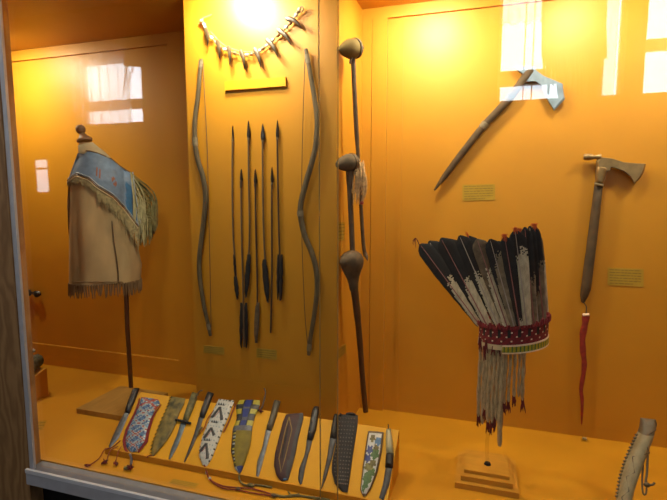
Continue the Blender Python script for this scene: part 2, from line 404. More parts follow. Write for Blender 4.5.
curtain(mir(76, 60).x, mir(134, 60).x, sill-0.02, RC-0.05, 'white sheer curtain mirrored at left, above the hide garment', 40)
curtain(mir(488, 60).x, mir(545, 60).x, mir(520, 27).z, RC-0.05, 'white sheer curtain mirrored above the forked axe')
curtain(mir(596, 60).x, mir(612, 60).x, sill-0.02, RC-0.05, 'narrow white sheer curtain mirrored right of the forked axe', 14)
def hung_hide(L, R, M, label, strands):
    def f(x, y, h=0.0):
        p = mir(x, y, M); p.y += h; return p
    t = Thing('hung_hide', label, 'hide')
    b = MB(); b.panel(L, R, f, 0.03, 10, 14); t.part('hide_body', b, 'hide_dark')
    s = MB()
    for (x0, y0, x1, y1, w) in strands:
        a = f(x0, y0, 0.012); c = f(x1, y1, 0.012); s.tube([a, (a+c)/2+Vector((0.004, 0, 0)), c], [w, w, w*0.4], 5)
    t.part('fringe', s, 'hide_dark')
    rod = MB(); p = f((L[0][0]+R[0][0])/2, L[0][1]+2, 0.012); rod.tube([p, Vector((p.x, p.y, RC))], 0.006, 6); t.part('hanging_rod', rod, 'hide_dark')
    t.done()
hung_hide([(135, -60), (130, 10), (124, 66)], [(190, -60), (188, 10), (178, 70)], 2.7, 'dark hide with loose thong hanging in the room, mirrored at upper left', [(128, 62, 124, 98, 0.006), (135, 62, 131, 80, 0.005), (136, 60, 127, 92, 0.004)])
random.seed(3)
hung_hide([(548, -60), (541, 10), (541, 60)], [(602, -60), (604, 10), (606, 60)], 2.9, 'dark fringed hide hanging in the room, mirrored at upper right',
          [(x, 58, x+random.uniform(-2, 2), random.choice((78, 86, 92, 96, 88, 101)), random.uniform(0.006, 0.014)) for x in range(543, 599, 3)])

# ================================================================ LIGHTS (recessed lamps in the case ceiling, added fill in the room)
def lamp(x, y, power, size, label, color=(1, 0.90, 0.66), spread=180, aim=(0, 0)):
    t = Thing('recessed_lamp', label, 'lamp', 'lamps in the case ceiling')
    b = MB(); n = 20; R = size/2+0.012
    rings = []
    for (r, z) in ((R, CEIL-0.001), (R, CEIL-0.006), (R-0.01, CEIL-0.008), (R-0.012, CEIL-0.002)):
        rings.append([Vector((x+r*math.cos(2*math.pi*k/n), y+r*math.sin(2*math.pi*k/n), z)) for k in range(n)])
    b.loft(rings); t.part('trim_ring', b, 'lamp_metal'); r = t.done()
    l = bpy.data.lights.new('lamp_light', 'AREA'); l.shape = 'DISK'; l.size = size; l.energy = power; l.color = color; l.spread = math.radians(spread)
    o = bpy.data.objects.new('lamp_light', l); col.objects.link(o); o.parent = r
    o.location = Vector((x, y, CEIL-0.012))-r.location
    o.rotation_euler = (aim[0], aim[1], 0)
T = math.radians
lamp(-0.755, 1.28, 9, 0.09, 'recessed lamp in the case ceiling close above the claw necklace', spread=176, aim=(T(45), 0))
lamp(-0.69, 1.10, 1.8, 0.09, 'recessed lamp in the case ceiling in front of the pier', spread=110, aim=(T(52), 0))
lamp(-1.95, 1.44, 9, 0.12, 'recessed lamp in the case ceiling above the left post', aim=(T(20), 0))
lamp(-0.20, 1.46, 9.2, 0.12, 'recessed lamp in the case ceiling beside the pier clubs', aim=(T(33), 0))
lamp(0.25, 1.46, 5.0, 0.12, 'recessed lamp in the case ceiling above the feather headdress', aim=(T(33), 0))
lamp(0.72, 1.44, 8, 0.12, 'recessed lamp in the case ceiling at the right end', aim=(T(33), 0))
t = Thing('added_fill_lamp', 'added unseen fill lamp on the room ceiling in front of the case', 'lamp')  # out-of-view fill, added to brighten the wood and rail outside the case
b = MB(); b.tube([Vector((-0.9, -0.1, RC)), Vector((-0.9, -0.1, RC-0.06))], [0.3, 0.27], 24); t.part('lamp_body', b, 'lamp_metal'); r_ = t.done()
l = bpy.data.lights.new('lamp_light', 'AREA'); l.shape = 'DISK'; l.size = 0.5; l.energy = 13; l.color = (1, 0.93, 0.84)
o = bpy.data.objects.new('lamp_light', l); col.objects.link(o); o.parent = r_; o.location = Vector((-0.9, -0.1, RC-0.07))-r_.location

w = bpy.data.worlds.new('World'); scene.world = w; w.use_nodes = True
w.node_tree.nodes['Background'].inputs['Color'].default_value = (0.5, 0.52, 0.58, 1); w.node_tree.nodes['Background'].inputs['Strength'].default_value = 0.10

# ================================================================ KNIFE BOARD
bx0, bx1 = -1.112, -0.218
t = Thing('display_board', 'long orange sloping board carrying the knives and sheaths on the case floor', 'display board')
b = MB(); prof = [(BY0, FLOOR), (BY0, BZ0), (BY1, BZ1), (BY1+0.006, BZ1-0.004), (BY1+0.006, FLOOR)]
b.loft([[Vector((x, y, z)) for y, z in prof] for x in (bx0, bx1)]); t.part('sloping_top', b, 'orange_board', smooth=False)
b = MB(); b.box(bx0, bx1, BY0-0.006, BY0-0.0003, FLOOR, BZ0+0.003); t.part('front_lip', b, 'orange_paint', smooth=False)
t.done()

BM = on_board
def blade(b, L, R, th=0.003): b.panel(L, R, BM, th, 6, 14, rim=0.15)
# knife : (label, handle L, handle R, blade L, blade R, handle material, blade material)
KN = 'knives on the sloping board'; SH = 'knife sheaths on the sloping board'
def knife(label, hL, hR, bL, bR, hm, bm, extra=None):
    t = Thing('knife', label, 'knife', KN)
    h = MB(); h.panel(hL, hR, BM, 0.012, 8, 10, rim=0.4); hi = t.part('handle', h, hm)
    k = MB(); blade(k, bL, bR); t.part('blade', k, bm)
    if extra: extra(t, hi)
    t.done()
def rivets(pts, r=0.0022, m='rivet'):
    def f(t, hi):
        for x, y in pts:
            b = MB(); b.ball(BM(x, y, 0.0125), r, 8); t.part('rivet', b, m, hi)
    return f
knife('steel knife with plain black handle, first at the left end of the sloping board',
      [(134, 388.6), (129.5, 400), (125, 413)], [(139.8, 388.8), (135.3, 401), (130, 413.6)],
      [(124.6, 412.5), (119, 423), (113, 436), (108.8, 446)], [(129.6, 413.4), (125.5, 423), (119, 438), (110, 448.8)], 'black_handle', 'steel', rivets([(134.5, 395), (129.5, 407)], 0.0016))
def ex_guard(t, hi):
    b = MB(); b.tube([BM(176.5, 420.6, 0.006), BM(184, 422.3, 0.007), BM(191.5, 424.4, 0.006)], [0.0035, 0.0045, 0.0035], 8); t.part('guard', b, 'iron')
    b = MB(); b.tube(cat_pts([BM(196, 401, 0.011), BM(199, 397, 0.016), BM(202, 394, 0.018), BM(204.3, 393, 0.016)]), 0.0017, 6); t.part('thong', b, 'cord_dark', hi)
knife('knife with olive wrapped handle and dark cross guard on the board',
      [(192.6, 392.6), (188, 406), (183.2, 420)], [(198.8, 394.4), (194.5, 407), (188.4, 421.3)],
      [(181, 422.6), (176.8, 436), (171.5, 448.5), (168.6, 459.6)], [(186.4, 424), (182.5, 434), (178.2, 446), (170.8, 459.2)], 'olive_wrap', 'blue_steel', ex_guard)
knife('thin steel knife with slim dark handle, touching left of the white chevron sheath',
      [(208.2, 392), (203.5, 405), (199.5, 417.3)], [(214, 394), (209.5, 406), (204.4, 418.6)],
      [(199, 417), (194.5, 433), (188, 451), (183.8, 462)], [(203.4, 418.6), (198.5, 434), (191.5, 450), (185, 462.8)], 'black_handle', 'dark_steel')
knife('knife with brown wooden handle and grey blade, just right of the yellow beaded sheath',
      [(274.6, 400.4), (271, 415), (266.4, 430)], [(280.8, 401.6), (277, 416), (272, 430.8)],
      [(266, 429.6), (262.5, 447), (257, 463), (256.2, 476)], [(271.4, 430.6), (268, 443), (262, 466), (258.6, 477.6)], 'wood_handle', 'steel', rivets([(269.5, 426)], 0.0018))
knife('knife with three-rivet black handle and dark blade, right of the maroon sheath',
      [(314.2, 407), (312, 413), (309.4, 427.4), (307, 439.6)], [(318.8, 407), (319.3, 412), (316.4, 430), (312.6, 440.8)],
      [(306.8, 439.6), (305.8, 449), (304.2, 456.5), (299.2, 469), (298, 480), (300.2, 485)], [(312.4, 440.6), (310.4, 449), (307.6, 458), (304.8, 470), (303, 480), (302, 484.2)], 'black_handle', 'dark_steel', rivets([(316.2, 410.8), (313.2, 423.3), (310.2, 434)]))
knife('slender all-dark dagger tapering to a point, touching the studded sheath',
      [(334.4, 414.6), (332.2, 426), (330.2, 438)], [(338.2, 414.8), (337.4, 427), (336.4, 438.6)],
      [(330, 437.6), (327.4, 456), (323.2, 477), (321, 489)], [(336.4, 438.4), (333, 455), (326.5, 477), (321.8, 489.4)], 'iron', 'dark_steel')
def ex_bolster(t, hi):
    b = MB(); b.panel([(386.2, 454), (385.2, 467.6)], [(393.8, 454), (393.2, 468)], BM, 0.0125, 8, 6, rim=0.4); t.part('bolster', b, 'iron')
    b = MB(); b.tube([BM(388.6, 430, 0.008), BM(388.6, 426, 0.010)], 0.0015, 6); t.part('tang_pin', b, 'iron', hi)
knife('knife with pale bone handle and dark bolster, last at the right end of the board',
      [(386.4, 430), (386, 442), (386.3, 454)], [(390.8, 429), (392.6, 440), (393.6, 454)],
      [(385.8, 467.6), (382.8, 485), (379, 498)], [(392.4, 467.8), (389.4, 485), (383.5, 500.5)], 'bone', 'dark_steel', ex_bolster)

# sheaths ------------------------------------------------------
def tuft(c, r, m, t, up=Vector((0, -1, 0)), n=14, parent=None, name='tuft'):
    b = MB(); c = Vector(c); b.ball(c, r*0.55, 8, sc=(1, 1, 0.8))
    for k in range(n):
        d = Vector((random.uniform(-1, 1), random.uniform(-1, 0.4), random.uniform(-0.35, 0.7))).normalized()
        e = c+d*r*random.uniform(0.8, 1.25); e.z = max(e.z, c.z-r*0.45)
        b.tube([c, (c+e)/2, e], [r*0.22, r*0.2, r*0.06], 5)
    return t.part(name, b, m, parent)
# blue beaded
t = Thing('knife_sheath', 'blue and white beaded sheath with red edging and tufted thongs on the board', 'knife sheath', SH)
L = [(141.6, 397.4), (140, 404), (136.4, 413.6), (128.8, 429), (126, 440), (127, 448), (130.5, 453)]; R = [(158.6, 399.8), (160.4, 404), (155, 411), (151.4, 418), (147, 431.6), (145.4, 441), (137.4, 451.8)]
def f_blue(u, v):
    k = int(v*42); c = int(u*12); q = (v*5.2) % 1
    a = abs(u-0.5)*2
    if v < 0.16 and abs(a*0.5-abs(v-0.08)*5) < 0.10: return 2
    d = abs(q-0.5)*2
    if abs(d-a) < 0.06: return 2
    if abs(d-a) < 0.26: return 1
    if (k+c) % 5 == 0: return 1
    return 0 if (k*3+c) % 4 else 4
b = MB(); b.panel(L, R, BM, 0.009, 12, 42, f_blue); bi = t.part('beaded_face', b, ['bead_blue', 'bead_pale', 'bead_red', 'bead_black', 'bead_navy'])
b = MB()
b.tube([BM(x-1.6, y+1, 0.003) for x, y in L], [0.002, 0.003, 0.004, 0.005, 0.005, 0.004, 0.002], 6, flat=0.5, flatdir=BN)
b.tube([BM(x+1.2, y+1, 0.003) for x, y in R[1:]], [0.002, 0.003, 0.004, 0.005, 0.006, 0.003], 6, flat=0.5, flatdir=BN)
t.part('red_edging', b, 'cloth_red')
b = MB(); b.ball(BM(131, 455.5, 0.006), 0.004, 8); t.part('bead', b, 'bead_white')
b = MB(); b.tube([BM(131, 455, 0.006), on_floor(131.5, 459, 0.014), on_floor(131, 465, 0.008)], [0.003, 0.004, 0.004], 7); t.part('bead_drop', b, 'bead_grey')
tuft(on_floor(131, 467.5, 0.009), 0.011, 'plume_maroon', t); tuft(on_floor(126.5, 468, 0.006), 0.009, 'fringe_olive', t)
b = MB()
b.tube(cat_pts([BM(121, 441, 0.004), BM(113, 448, 0.005), BM(106.5, 451.5, 0.012), on_floor(99, 458.5, 0.008), on_floor(89, 465.5, 0.005)]), 0.0018, 6)
b.tube(cat_pts([BM(119, 447, 0.004), BM(112, 452, 0.010), on_floor(107, 460, 0.006)]), 0.0014, 6)
b.tube(cat_pts([BM(122, 447, 0.004), BM(120, 453, 0.010), on_floor(116, 461, 0.006)]), 0.0014, 6)
t.part('thong', b, 'cord_red')
tuft(on_floor(105, 462, 0.008), 0.011, 'plume_maroon', t); tuft(on_floor(116.5, 463.5, 0.007), 0.010, 'plume_maroon', t); tuft(on_floor(87.5, 465.3, 0.006), 0.009, 'cord_red', t)
t.done()
# green fringed
t = Thing('knife_sheath', 'mottled green leather sheath with notched left edge on the board', 'knife sheath', SH)
L = [(171.6, 397), (168.6, 406), (162.8, 418.6), (157.4, 432), (153, 444), (151.6, 456)]; R = [(185.6, 399), (184.6, 404), (179.8, 412.8), (176, 424.6), (171, 435), (165.4, 443.4), (154, 456.6)]
b = MB(); b.panel(L, R, BM, 0.008, 8, 20, rim=0.4); t.part('leather_face', b, 'green_leather')
b = MB()
for k in range(17):
    i = k/16*4.99; a = L[int(i)]; c = L[int(i)+1]; q = i-int(i); x = lerp(a[0], c[0], q); y = lerp(a[1], c[1], q)
    b.tube([BM(x+0.8, y, 0.003), BM(x-2.2, y+1.6, 0.002)], [0.0026, 0.0008], 5)
t.part('notched_fringe', b, 'green_fringe')
b = MB(); b.tube(cat_pts([BM(152.5, 456, 0.004), BM(150, 456.5, 0.005), BM(147.5, 458.5, 0.007)]), 0.0022, 6); t.part('thong', b, 'cord_red')
t.done()
# white chevrons
t = Thing('knife_sheath', 'white beaded sheath with dark chevrons and a long red thong on the board', 'knife sheath', SH)
L = [(219, 399.4), (214.4, 409), (208.4, 423.4), (202.4, 438), (199.8, 450.4), (199.4, 457), (202.6, 465)]; R = [(234.4, 401.2), (228.8, 416), (222.8, 430.6), (217.8, 444), (212, 459), (207, 466.6)]
def f_white(u, v):
    if v < 0.03: return 1 if int(u*10) % 2 else 0
    if u < 0.07 or u > 0.93: return 1 if int(v*44) % 4 == 0 else 0
    return 2 if int(v*44) % 3 == 0 and int(u*12) % 2 else 0
b = MB(); b.panel(L, R, BM, 0.009, 12, 44, f_white); fi = t.part('beaded_face', b, ['bead_white', 'bead_black', 'bead_pale'])
def bar(bb, p, q, w, h, m=0): bb.tube([BM(*p, h), BM(*q, h)], w, 4, flat=0.5, flatdir=BN, mi=m)
for ap, l, r in (((221.2, 408.6), (212.8, 419), (222.6, 421.6)), ((212.4, 429.4), (205, 439.6), (215, 437)), ((207.6, 445), (200.8, 453), (208.4, 460))):
    b = MB(); bar(b, ap, l, 0.0052, 0.0092); bar(b, ap, r, 0.0052, 0.0092); t.part('chevron', b, 'bead_dark', fi)
    b = MB(); m_ = lambda p: (lerp(p[0], ap[0], 0.25)+0.6, lerp(p[1], ap[1], 0.2)+1.6)
    bar(b, (ap[0]+0.3, ap[1]+2.6), m_(l), 0.0011, 0.0100); bar(b, (ap[0]+0.3, ap[1]+2.6), m_(r), 0.0011, 0.0100); t.part('chevron_lining', b, 'bead_red', fi)
b = MB()
for cx, cy in ((222.3, 405.6), (215.4, 423), (208.2, 441)):
    for k in (-1, 0, 1): b = MB(); b.prism([(cx+k*2.3-1.0, cy+1.2+k*0.3), (cx+k*2.3+1.0, cy+1.5+k*0.3), (cx+k*2.3+0.3, cy-1.4+k*0.3)], BM, 0.002, 0.0095); t.part('triangle', b, 'bead_dark', fi)
for x, y in ((206.6, 472.4), (209.8, 478.4)):
    b = MB(); b.ball(on_floor(x, y, 0.006), 0.0045, 8); t.part('bead', b, 'bead_white')
b = MB()
b.tube(cat_pts([BM(204.8, 465.5, 0.005), on_floor(206, 469.5, 0.014), on_floor(210, 479.5, 0.005), on_floor(223, 486, 0.004), on_floor(237, 487.5, 0.004), on_floor(254, 489, 0.004), on_floor(274, 495, 0.004)]), 0.0021, 6)
b.tube(cat_pts([on_floor(210, 480, 0.005), on_floor(222, 488, 0.004), on_floor(238, 490, 0.004), on_floor(256, 493.5, 0.004), on_floor(272, 496, 0.004)]), 0.0018, 6)
t.part('thong', b, 'cord_red')
b = MB()
b.tube(cat_pts([BM(236, 405.4, 0.006), BM(233, 413, 0.007), BM(230, 421, 0.006), BM(224, 433, 0.004)]), 0.0022, 6); t.part('side_thong', b, 'cord_red'); b = MB()
b.tube(cat_pts([BM(216, 409, 0.004), BM(208, 420, 0.006), BM(205, 428, 0.005), BM(199, 435, 0.004)]), 0.0016, 6)
t.part('side_thong', b, 'cord_red')
b = MB(); b.tube(cat_pts([BM(203, 428, 0.006), BM(200, 432, 0.008), BM(198, 437, 0.006)]), 0.0030, 6); t.part('side_tassel', b, 'olive_wrap')
b = MB(); b.ball(on_floor(238, 488.6, 0.006), 0.006, 8, sc=(1.4, 1, 0.7)); t.part('knot', b, 'cord_dark'); b = MB(); b.ball(on_floor(274, 495.4, 0.006), 0.006, 8, sc=(1.5, 1, 0.7)); t.part('knot', b, 'cord_dark')
t.done()
# yellow with beaded cuff
t = Thing('knife_sheath', 'yellow hide sheath with blue, yellow and black beaded cuff on the board', 'knife sheath', SH)
L = [(239.6, 400.6), (236.4, 406.6), (237, 419.8), (233.2, 429.6), (232.2, 440), (231.4, 452), (235, 469), (239, 473.8)]; R = [(260, 400.6), (260, 406.6), (255.4, 416), (252.4, 428), (251.6, 438), (250.2, 447), (245.2, 462.8), (241, 473)]
def f_yel(u, v):
    if v < 0.36:
        if 0.34 < u < 0.62: return 3 if int(v*28) % 4 < 3 else 5
        if 0.26 < u <= 0.34 or 0.62 <= u < 0.7: return 2
        return 1 if int(v*28) % 4 < 2 else 2
    if v < 0.44: return 5
    if v > 0.90: return 3 if u > 0.25 else 4
    if u < 0.09: return 2
    if u < 0.2: return 4 if int(v*40) % 4 == 0 else (1 if int(v*40) % 4 == 2 else 2)
    return 0
b = MB(); b.panel(L, R, BM, 0.010, 14, 44, f_yel); t.part('beaded_face', b, ['yellow_hide', 'bead_yellow', 'bead_black', 'bead_navy', 'bead_pale', 'bead_grey'])
b = MB(); b.tube(cat_pts([BM(258, 411, 0.004), BM(262.5, 409, 0.008), BM(265.6, 400, 0.012), BM(266.6, 394, 0.014), BM(265.2, 390.6, 0.014)]), [0.0032]*9+[0.0022]*8, 6); t.part('belt_thong', b, 'cord_dark')
tuft(BM(261.6, 412.5, 0.006), 0.008, 'plume_maroon', t, n=8)
b = MB(); b.tube(cat_pts([BM(240, 473, 0.004), on_floor(239.5, 480, 0.008), on_floor(245, 485, 0.004), on_floor(258, 485, 0.004), on_floor(272, 487.5, 0.004)]), 0.0028, 6); t.part('thong', b, 'olive_wrap')
b = MB(); b.ball(on_floor(251, 485.2, 0.007), 0.008, 8, sc=(1.5, 0.8, 0.7)); t.part('knot', b, 'olive_wrap')
t.done()
# maroon with gilt frame
t = Thing('knife_sheath', 'maroon leather sheath with a gilt pointed outline on the board', 'knife sheath', SH)
L = [(286.2, 414.8), (283.2, 422.6), (277.2, 446.6), (275.2, 455), (274.2, 466), (276.8, 476.5), (282, 482)]; R = [(303.2, 413.4), (303.6, 418), (298.2, 439.4), (295.8, 453), (292.6, 466), (288.4, 480)]
b = MB(); b.panel(L, R, BM, 0.009, 10, 24, lambda u, v: 1 if u > 0.72+0.1*(1-v) else 0, rim=0.4); mi_ = t.part('leather_face', b, ['maroon_leather', 'slate_leather'])
b = MB(); loop = [(289.8, 418.5), (286.4, 430), (282.8, 446), (279.8, 460), (281.8, 474), (285.6, 461), (289, 447), (292.6, 431)]
b.tube([BM(x, y, 0.0095) for x, y in loop+loop[:1]], 0.0018, 5); t.part('gilt_outline', b, 'gilt', mi_)
b = MB(); b.panel([(289.4, 424), (286, 436), (283, 450), (282, 464)], [(290.2, 424), (289, 436), (286, 450), (282.6, 464)], BM, 0.002, 4, 6, h0=0.0085); t.part('dark_inlay', b, 'stud_leather', mi_)
b = MB(); b.ball(BM(285.5, 480.5, 0.007), 0.0035, 8, sc=(1.6, 1, 1)); t.part('bead', b, 'bead_blue')
t.done()
# studded
t = Thing('knife_sheath', 'black studded leather sheath with notched top, beside the slender dagger', 'knife sheath', SH)
L = [(338.6, 415), (337.4, 430), (335.4, 448), (332.4, 463), (332, 472), (335, 484.4), (342.4, 492)]; R = [(358, 415.6), (358, 421), (356.6, 432), (352.2, 460), (350, 477), (347.8, 492.6)]
b = MB(); b.panel(L, R, BM, 0.009, 8, 22, rim=0.45); si = t.part('leather_face', b, 'stud_leather')
b = MB(); b.panel([(339, 416.5), (340, 413.5)], [(342, 418), (342.5, 414.6)], BM, 0.008, 4, 3); b.panel([(345.5, 416), (346.5, 413)], [(358, 417), (354, 413)], BM, 0.008, 4, 3); t.part('top_flap', b, 'stud_leather', si)
b = MB()
for j in range(18):
    v = 0.06+j*0.051; 
    y = lerp(415, 490, v)
    xl = lerp(339, 333, min(1, v*1.5))+(0 if v < 0.75 else (v-0.75)*26); xr = lerp(357.5, 348.5, v)
    for i in range(6):
        u = 0.12+i*0.152; b.ball(BM(lerp(xl, xr, u), y+u*1.2, 0.0092), 0.0021, 6)
t.part('stud_pattern', b, 'stud', si, kind='stuff')
t.done()
# white floral
t = Thing('knife_sheath', 'white beaded sheath with green leaves and blue flowers near the right board end', 'knife sheath', SH)
L = [(368.2, 431.4), (366.5, 442.4), (363, 466), (360.4, 490), (363, 496.6)]; R = [(383.8, 432.6), (382, 451.4), (377.4, 473), (371.2, 489), (366, 496.2)]
fl = [(0.38, 0.12, 0.16, 0.055, 3), (0.76, 0.16, 0.17, 0.06, 4), (0.66, 0.25, 0.14, 0.04, 3), (0.30, 0.30, 0.17, 0.055, 1), (0.66, 0.36, 0.22, 0.07, 2), (0.26, 0.43, 0.17, 0.055, 1), (0.62, 0.50, 0.2, 0.05, 3), (0.40, 0.56, 0.26, 0.05, 5),
      (0.62, 0.64, 0.26, 0.06, 2), (0.36, 0.72, 0.2, 0.07, 2), (0.66, 0.76, 0.16, 0.05, 2), (0.45, 0.84, 0.24, 0.06, 2), (0.32, 0.92, 0.12, 0.03, 2)]
def f_flor(u, v):
    if u < 0.1 or u > 0.9 or v > 0.965 or v < 0.03: return 6
    for (cu, cv, ru, rv, m) in fl:
        if ((u-cu)/ru)**2+((v-cv)/rv)**2 < 1.25+0.45*math.sin(5*math.atan2((v-cv)/rv, (u-cu)/ru)): return m
    return 0
b = MB(); b.panel(L, R, BM, 0.009, 20, 60, f_flor, rim=0.4); t.part('beaded_face', b, ['bead_white', 'bead_navy', 'bead_green', 'olive_wrap', 'bead_blue', 'fringe_olive', 'rawhide'])
t.done()

# dark trailing cord in front of the board
b = MB(); b.tube(cat_pts([on_floor(272, 494.5, 0.003), on_floor(284, 496.5, 0.003), on_floor(296, 495.5, 0.003), on_floor(309, 497, 0.003), on_floor(330, 500.5, 0.003)]), [0.0035+0.0008*math.sin(k) for k in range(17)], 6)
b.tube(cat_pts([on_floor(288, 491.5, 0.003), on_floor(292, 495, 0.006), on_floor(299, 493.5, 0.003)]), 0.002, 5)
single('twisted_cord', b, 'olive_wrap', 'dark olive twisted cord on the case floor before the board', 'cord')

# ================================================================ PIER: necklace, ledge, bows, arrows
PM = wallmap(PIER)
b = MB(); p0 = at(224.4, 81.6, PIER-0.009); p1 = at(285.5, 76.6, PIER-0.009); z0 = at(224.4, 90.5, PIER-0.009).z
b.box(p0.x, p1.x, PIER-0.009, PIER, z0, p0.z); single('wall_ledge', b, 'orange_board', 'small empty orange ledge on the pier below the claw necklace', 'ledge', smooth=False)

t = Thing('claw_necklace', 'curved claw necklace with pale beads hung at the top of the pier', 'necklace')
path = [(203.5, 22), (206, 25.7), (211, 35.6), (222, 47.3), (232, 52.7), (247, 56), (258, 53.6), (267, 48), (279.5, 36.5), (290, 26.6), (297.5, 16.7), (301, 10.4)]
pp = cat_pts([PM(x, y, 0.012) for x, y in path], 6)
b = MB(); b.tube(pp, 0.0022, 6); t.part('cord', b, 'cord_tan')
b = MB(); b.tube(cat_pts([PM(x+1.0, y-3.2, 0.008) for x, y in path[2:-1]], 5), 0.0017, 6); t.part('upper_strand', b, 'cord_tan')
b = MB(); b.tube(cat_pts([PM(301, 10.4, 0.012), PM(303.5, 8, 0.012), PM(304.5, 11.5, 0.012), PM(301.5, 14, 0.012)]), 0.0022, 6)
t.part('hanging_loop', b, 'cord_tan'); b = MB(); b.tube([PM(200, 25, 0.008), PM(203.5, 22, 0.012), PM(205, 19, 0.010)], 0.002, 6); b.tube([PM(205, 19, 0.010), PM(213, 15.5, 0.008)], 0.0014, 6); t.part('hanging_loop', b, 'cord_tan')
claws = [((208.3, 30), (210.3, 47)), ((219.8, 42), (222, 60)), ((230.6, 48), (232, 67)), ((242.8, 52), (246.8, 71)), ((256.4, 50), (263.2, 70)), ((268.6, 41), (280, 59)), ((279.6, 31), (293.4, 47)), ((288.2, 20), (304.2, 30.4))]
tot = len(pp)-1; used = []
for i in range(27):
    k = (i+0.6)/27*tot; q = pp[int(k)].lerp(pp[min(tot, int(k)+1)], k-int(k))
    d = (pp[min(tot, int(k)+1)]-pp[max(0, int(k)-1)]).normalized()
    b = MB(); b.tube([q-d*0.0055, q-d*0.003, q+d*0.003, q+d*0.0055], [0.0034, 0.0054, 0.0054, 0.0034], 8)
    t.part('bead', b, ('bead_white', 'bead_brown', 'bead_shell')[i % 3])
for (bx, by), (tx, ty) in claws:
    d = Vector((tx-bx, ty-by)); nrm = Vector((d.y, -d.x)).normalized()
    P = []; rr = []
    for k in range(9):
        q = k/8; o = 2.1*math.sin(math.pi*q)
        P.append(PM(bx+d.x*q+nrm.x*o, by+d.y*q+nrm.y*o, 0.016+0.006*math.sin(math.pi*q))); rr.append(0.0082*(1-q)**0.7+0.0008)
    rr[0] = 0.006
    b = MB(); b.tube(P, rr, 8, flat=0.7, flatdir=(0, 1, 0)); t.part('claw', b, 'claw_horn')
t.done()

def bow(label, stave, string, wraps):
    t = Thing('bow', label, 'bow', 'bows on the pier')
    P = cat_pts([PM(x, y, 0.012) for x, y in stave], 5); n = len(P)
    rr = [0.0054+0.0036*math.sin(math.pi*k/(n-1))**0.6 for k in range(n)]
    b = MB(); b.tube(P, rr, 10, flat=0.7, flatdir=(0, 1, 0)); si = t.part('stave', b, 'bow_wood')
    b = MB(); b.tube(cat_pts([PM(x, y, 0.012) for x, y in string], 3), 0.0011, 6); t.part('bowstring', b, 'cord_dark')
    for w in wraps:
        k = int(w*(n-1)); b = MB(); b.tube(P[max(0, k-1):k+2], rr[k]+0.0014, 10, flat=0.75, flatdir=(0, 1, 0)); t.part('binding', b, 'sinew', si)
    t.done()
bow('curved wooden bow at the left edge of the pier, string on its right',
    [(203.4, 60), (201.8, 76), (200.2, 97), (197.4, 117), (197, 138), (199.4, 158), (205, 177), (207.6, 196), (206.4, 215), (203.8, 236), (201.2, 260), (202.4, 282), (206.2, 306), (210, 323), (212.4, 335)],
    [(205, 64), (207.4, 110), (209.6, 160), (210.8, 215), (212.2, 280), (213, 326)], (0.04, 0.30, 0.95))
bow('curved wooden bow at the right edge of the pier, string on its left',
    [(307.2, 50), (310.6, 69), (316, 100), (318.4, 122), (317, 146), (313, 163), (307, 184), (302.4, 203), (302, 216), (306, 235), (313, 252), (317.6, 270), (318.2, 291), (315.2, 316), (311.4, 339), (310, 354)],
    [(306.6, 55), (305, 100), (303.4, 160), (303, 215), (303.8, 256), (306.4, 316), (309.4, 346)], (0.04, 0.52, 0.96))

def arrow(label, pts, head_len, head_w, hm, fl, sm, fm='feather_dark', wrap=0):
    t = Thing('arrow', label, 'arrow', 'arrows on the pier')
    (x0, y0) = pts[0]
    P = cat_pts([PM(x, y, 0.009) for x, y in [(x0, y0+head_len*0.7)]+pts[1:]], 4)
    b = MB(); b.tube(P, 0.0030, 7); t.part('shaft', b, sm)
    b = MB(); w = head_w
    b.panel([(x0-0.15, y0), (x0-w*0.7, y0+head_len*0.45), (x0-w, y0+head_len*0.8), (x0-0.6, y0+head_len)], [(x0+0.15, y0), (x0+w*0.7, y0+head_len*0.45), (x0+w, y0+head_len*0.8), (x0+0.6, y0+head_len)], PM, 0.006, 4, 8, h0=0.006, rim=0.2); t.part('arrowhead', b, hm)
    b = MB(); b.tube([PM(x0, y0+head_len*0.92, 0.009), PM(x0+0.1, y0+head_len*1.02+wrap, 0.009)], 0.0042, 8); t.part('binding', b, 'sinew' if not wrap else 'arrow_dark')
    for (xa_, xb_, ya, yb, wa) in fl:
        b = MB(); n = 8; La = []; Ra = []
        for k in range(n+1):
            q = k/n; x = lerp(xa_, xb_, q); ww = wa*(0.25+0.75*math.sin(math.pi*min(1, q*0.95+0.08))**0.5)
            jit = 0.35*math.sin(k*2.7+xa_)
            La.append((x-ww+jit, lerp(ya, yb, q))); Ra.append((x+ww+jit, lerp(ya, yb, q)))
        b.panel(La, Ra, PM, 0.005, 3, 10, h0=0.010, rim=0.3); t.part('fletching', b, fm)
    t.done()
arrow('arrow with thin needle-like point, first of the arrows at left', [(234, 126), (233.6, 180), (234.4, 230), (236.4, 262), (238.6, 299)], 15, 0.9, 'iron', [(235.6, 237, 254, 278, 1.1), (236.8, 239.2, 276, 298, 2.0)], 'arrow_wood')
arrow('arrow with dark point and broad dark fletching, second of the upper points', [(249.6, 121), (250, 180), (250.8, 230), (249.6, 262), (247, 297)], 19, 1.9, 'iron', [(250.6, 247.4, 254, 296, 2.5)], 'arrow_wood')
arrow('arrow with broad grey metal point, third of the upper points', [(263.8, 124), (264, 180), (264.8, 230), (266.4, 262), (269, 302)], 18, 2.5, 'dark_steel', [(265.6, 269, 259, 301, 2.8)], 'arrow_wood', 'feather_dark')
arrow('arrow with red-brown shaft and dark fletching, rightmost of the upper points', [(278.4, 120.5), (279, 180), (280, 230), (281, 262), (281.2, 300)], 19, 1.9, 'iron', [(279.8, 279.2, 254, 299, 1.5), (283, 282.6, 254, 299, 1.4)], 'arrow_dark')
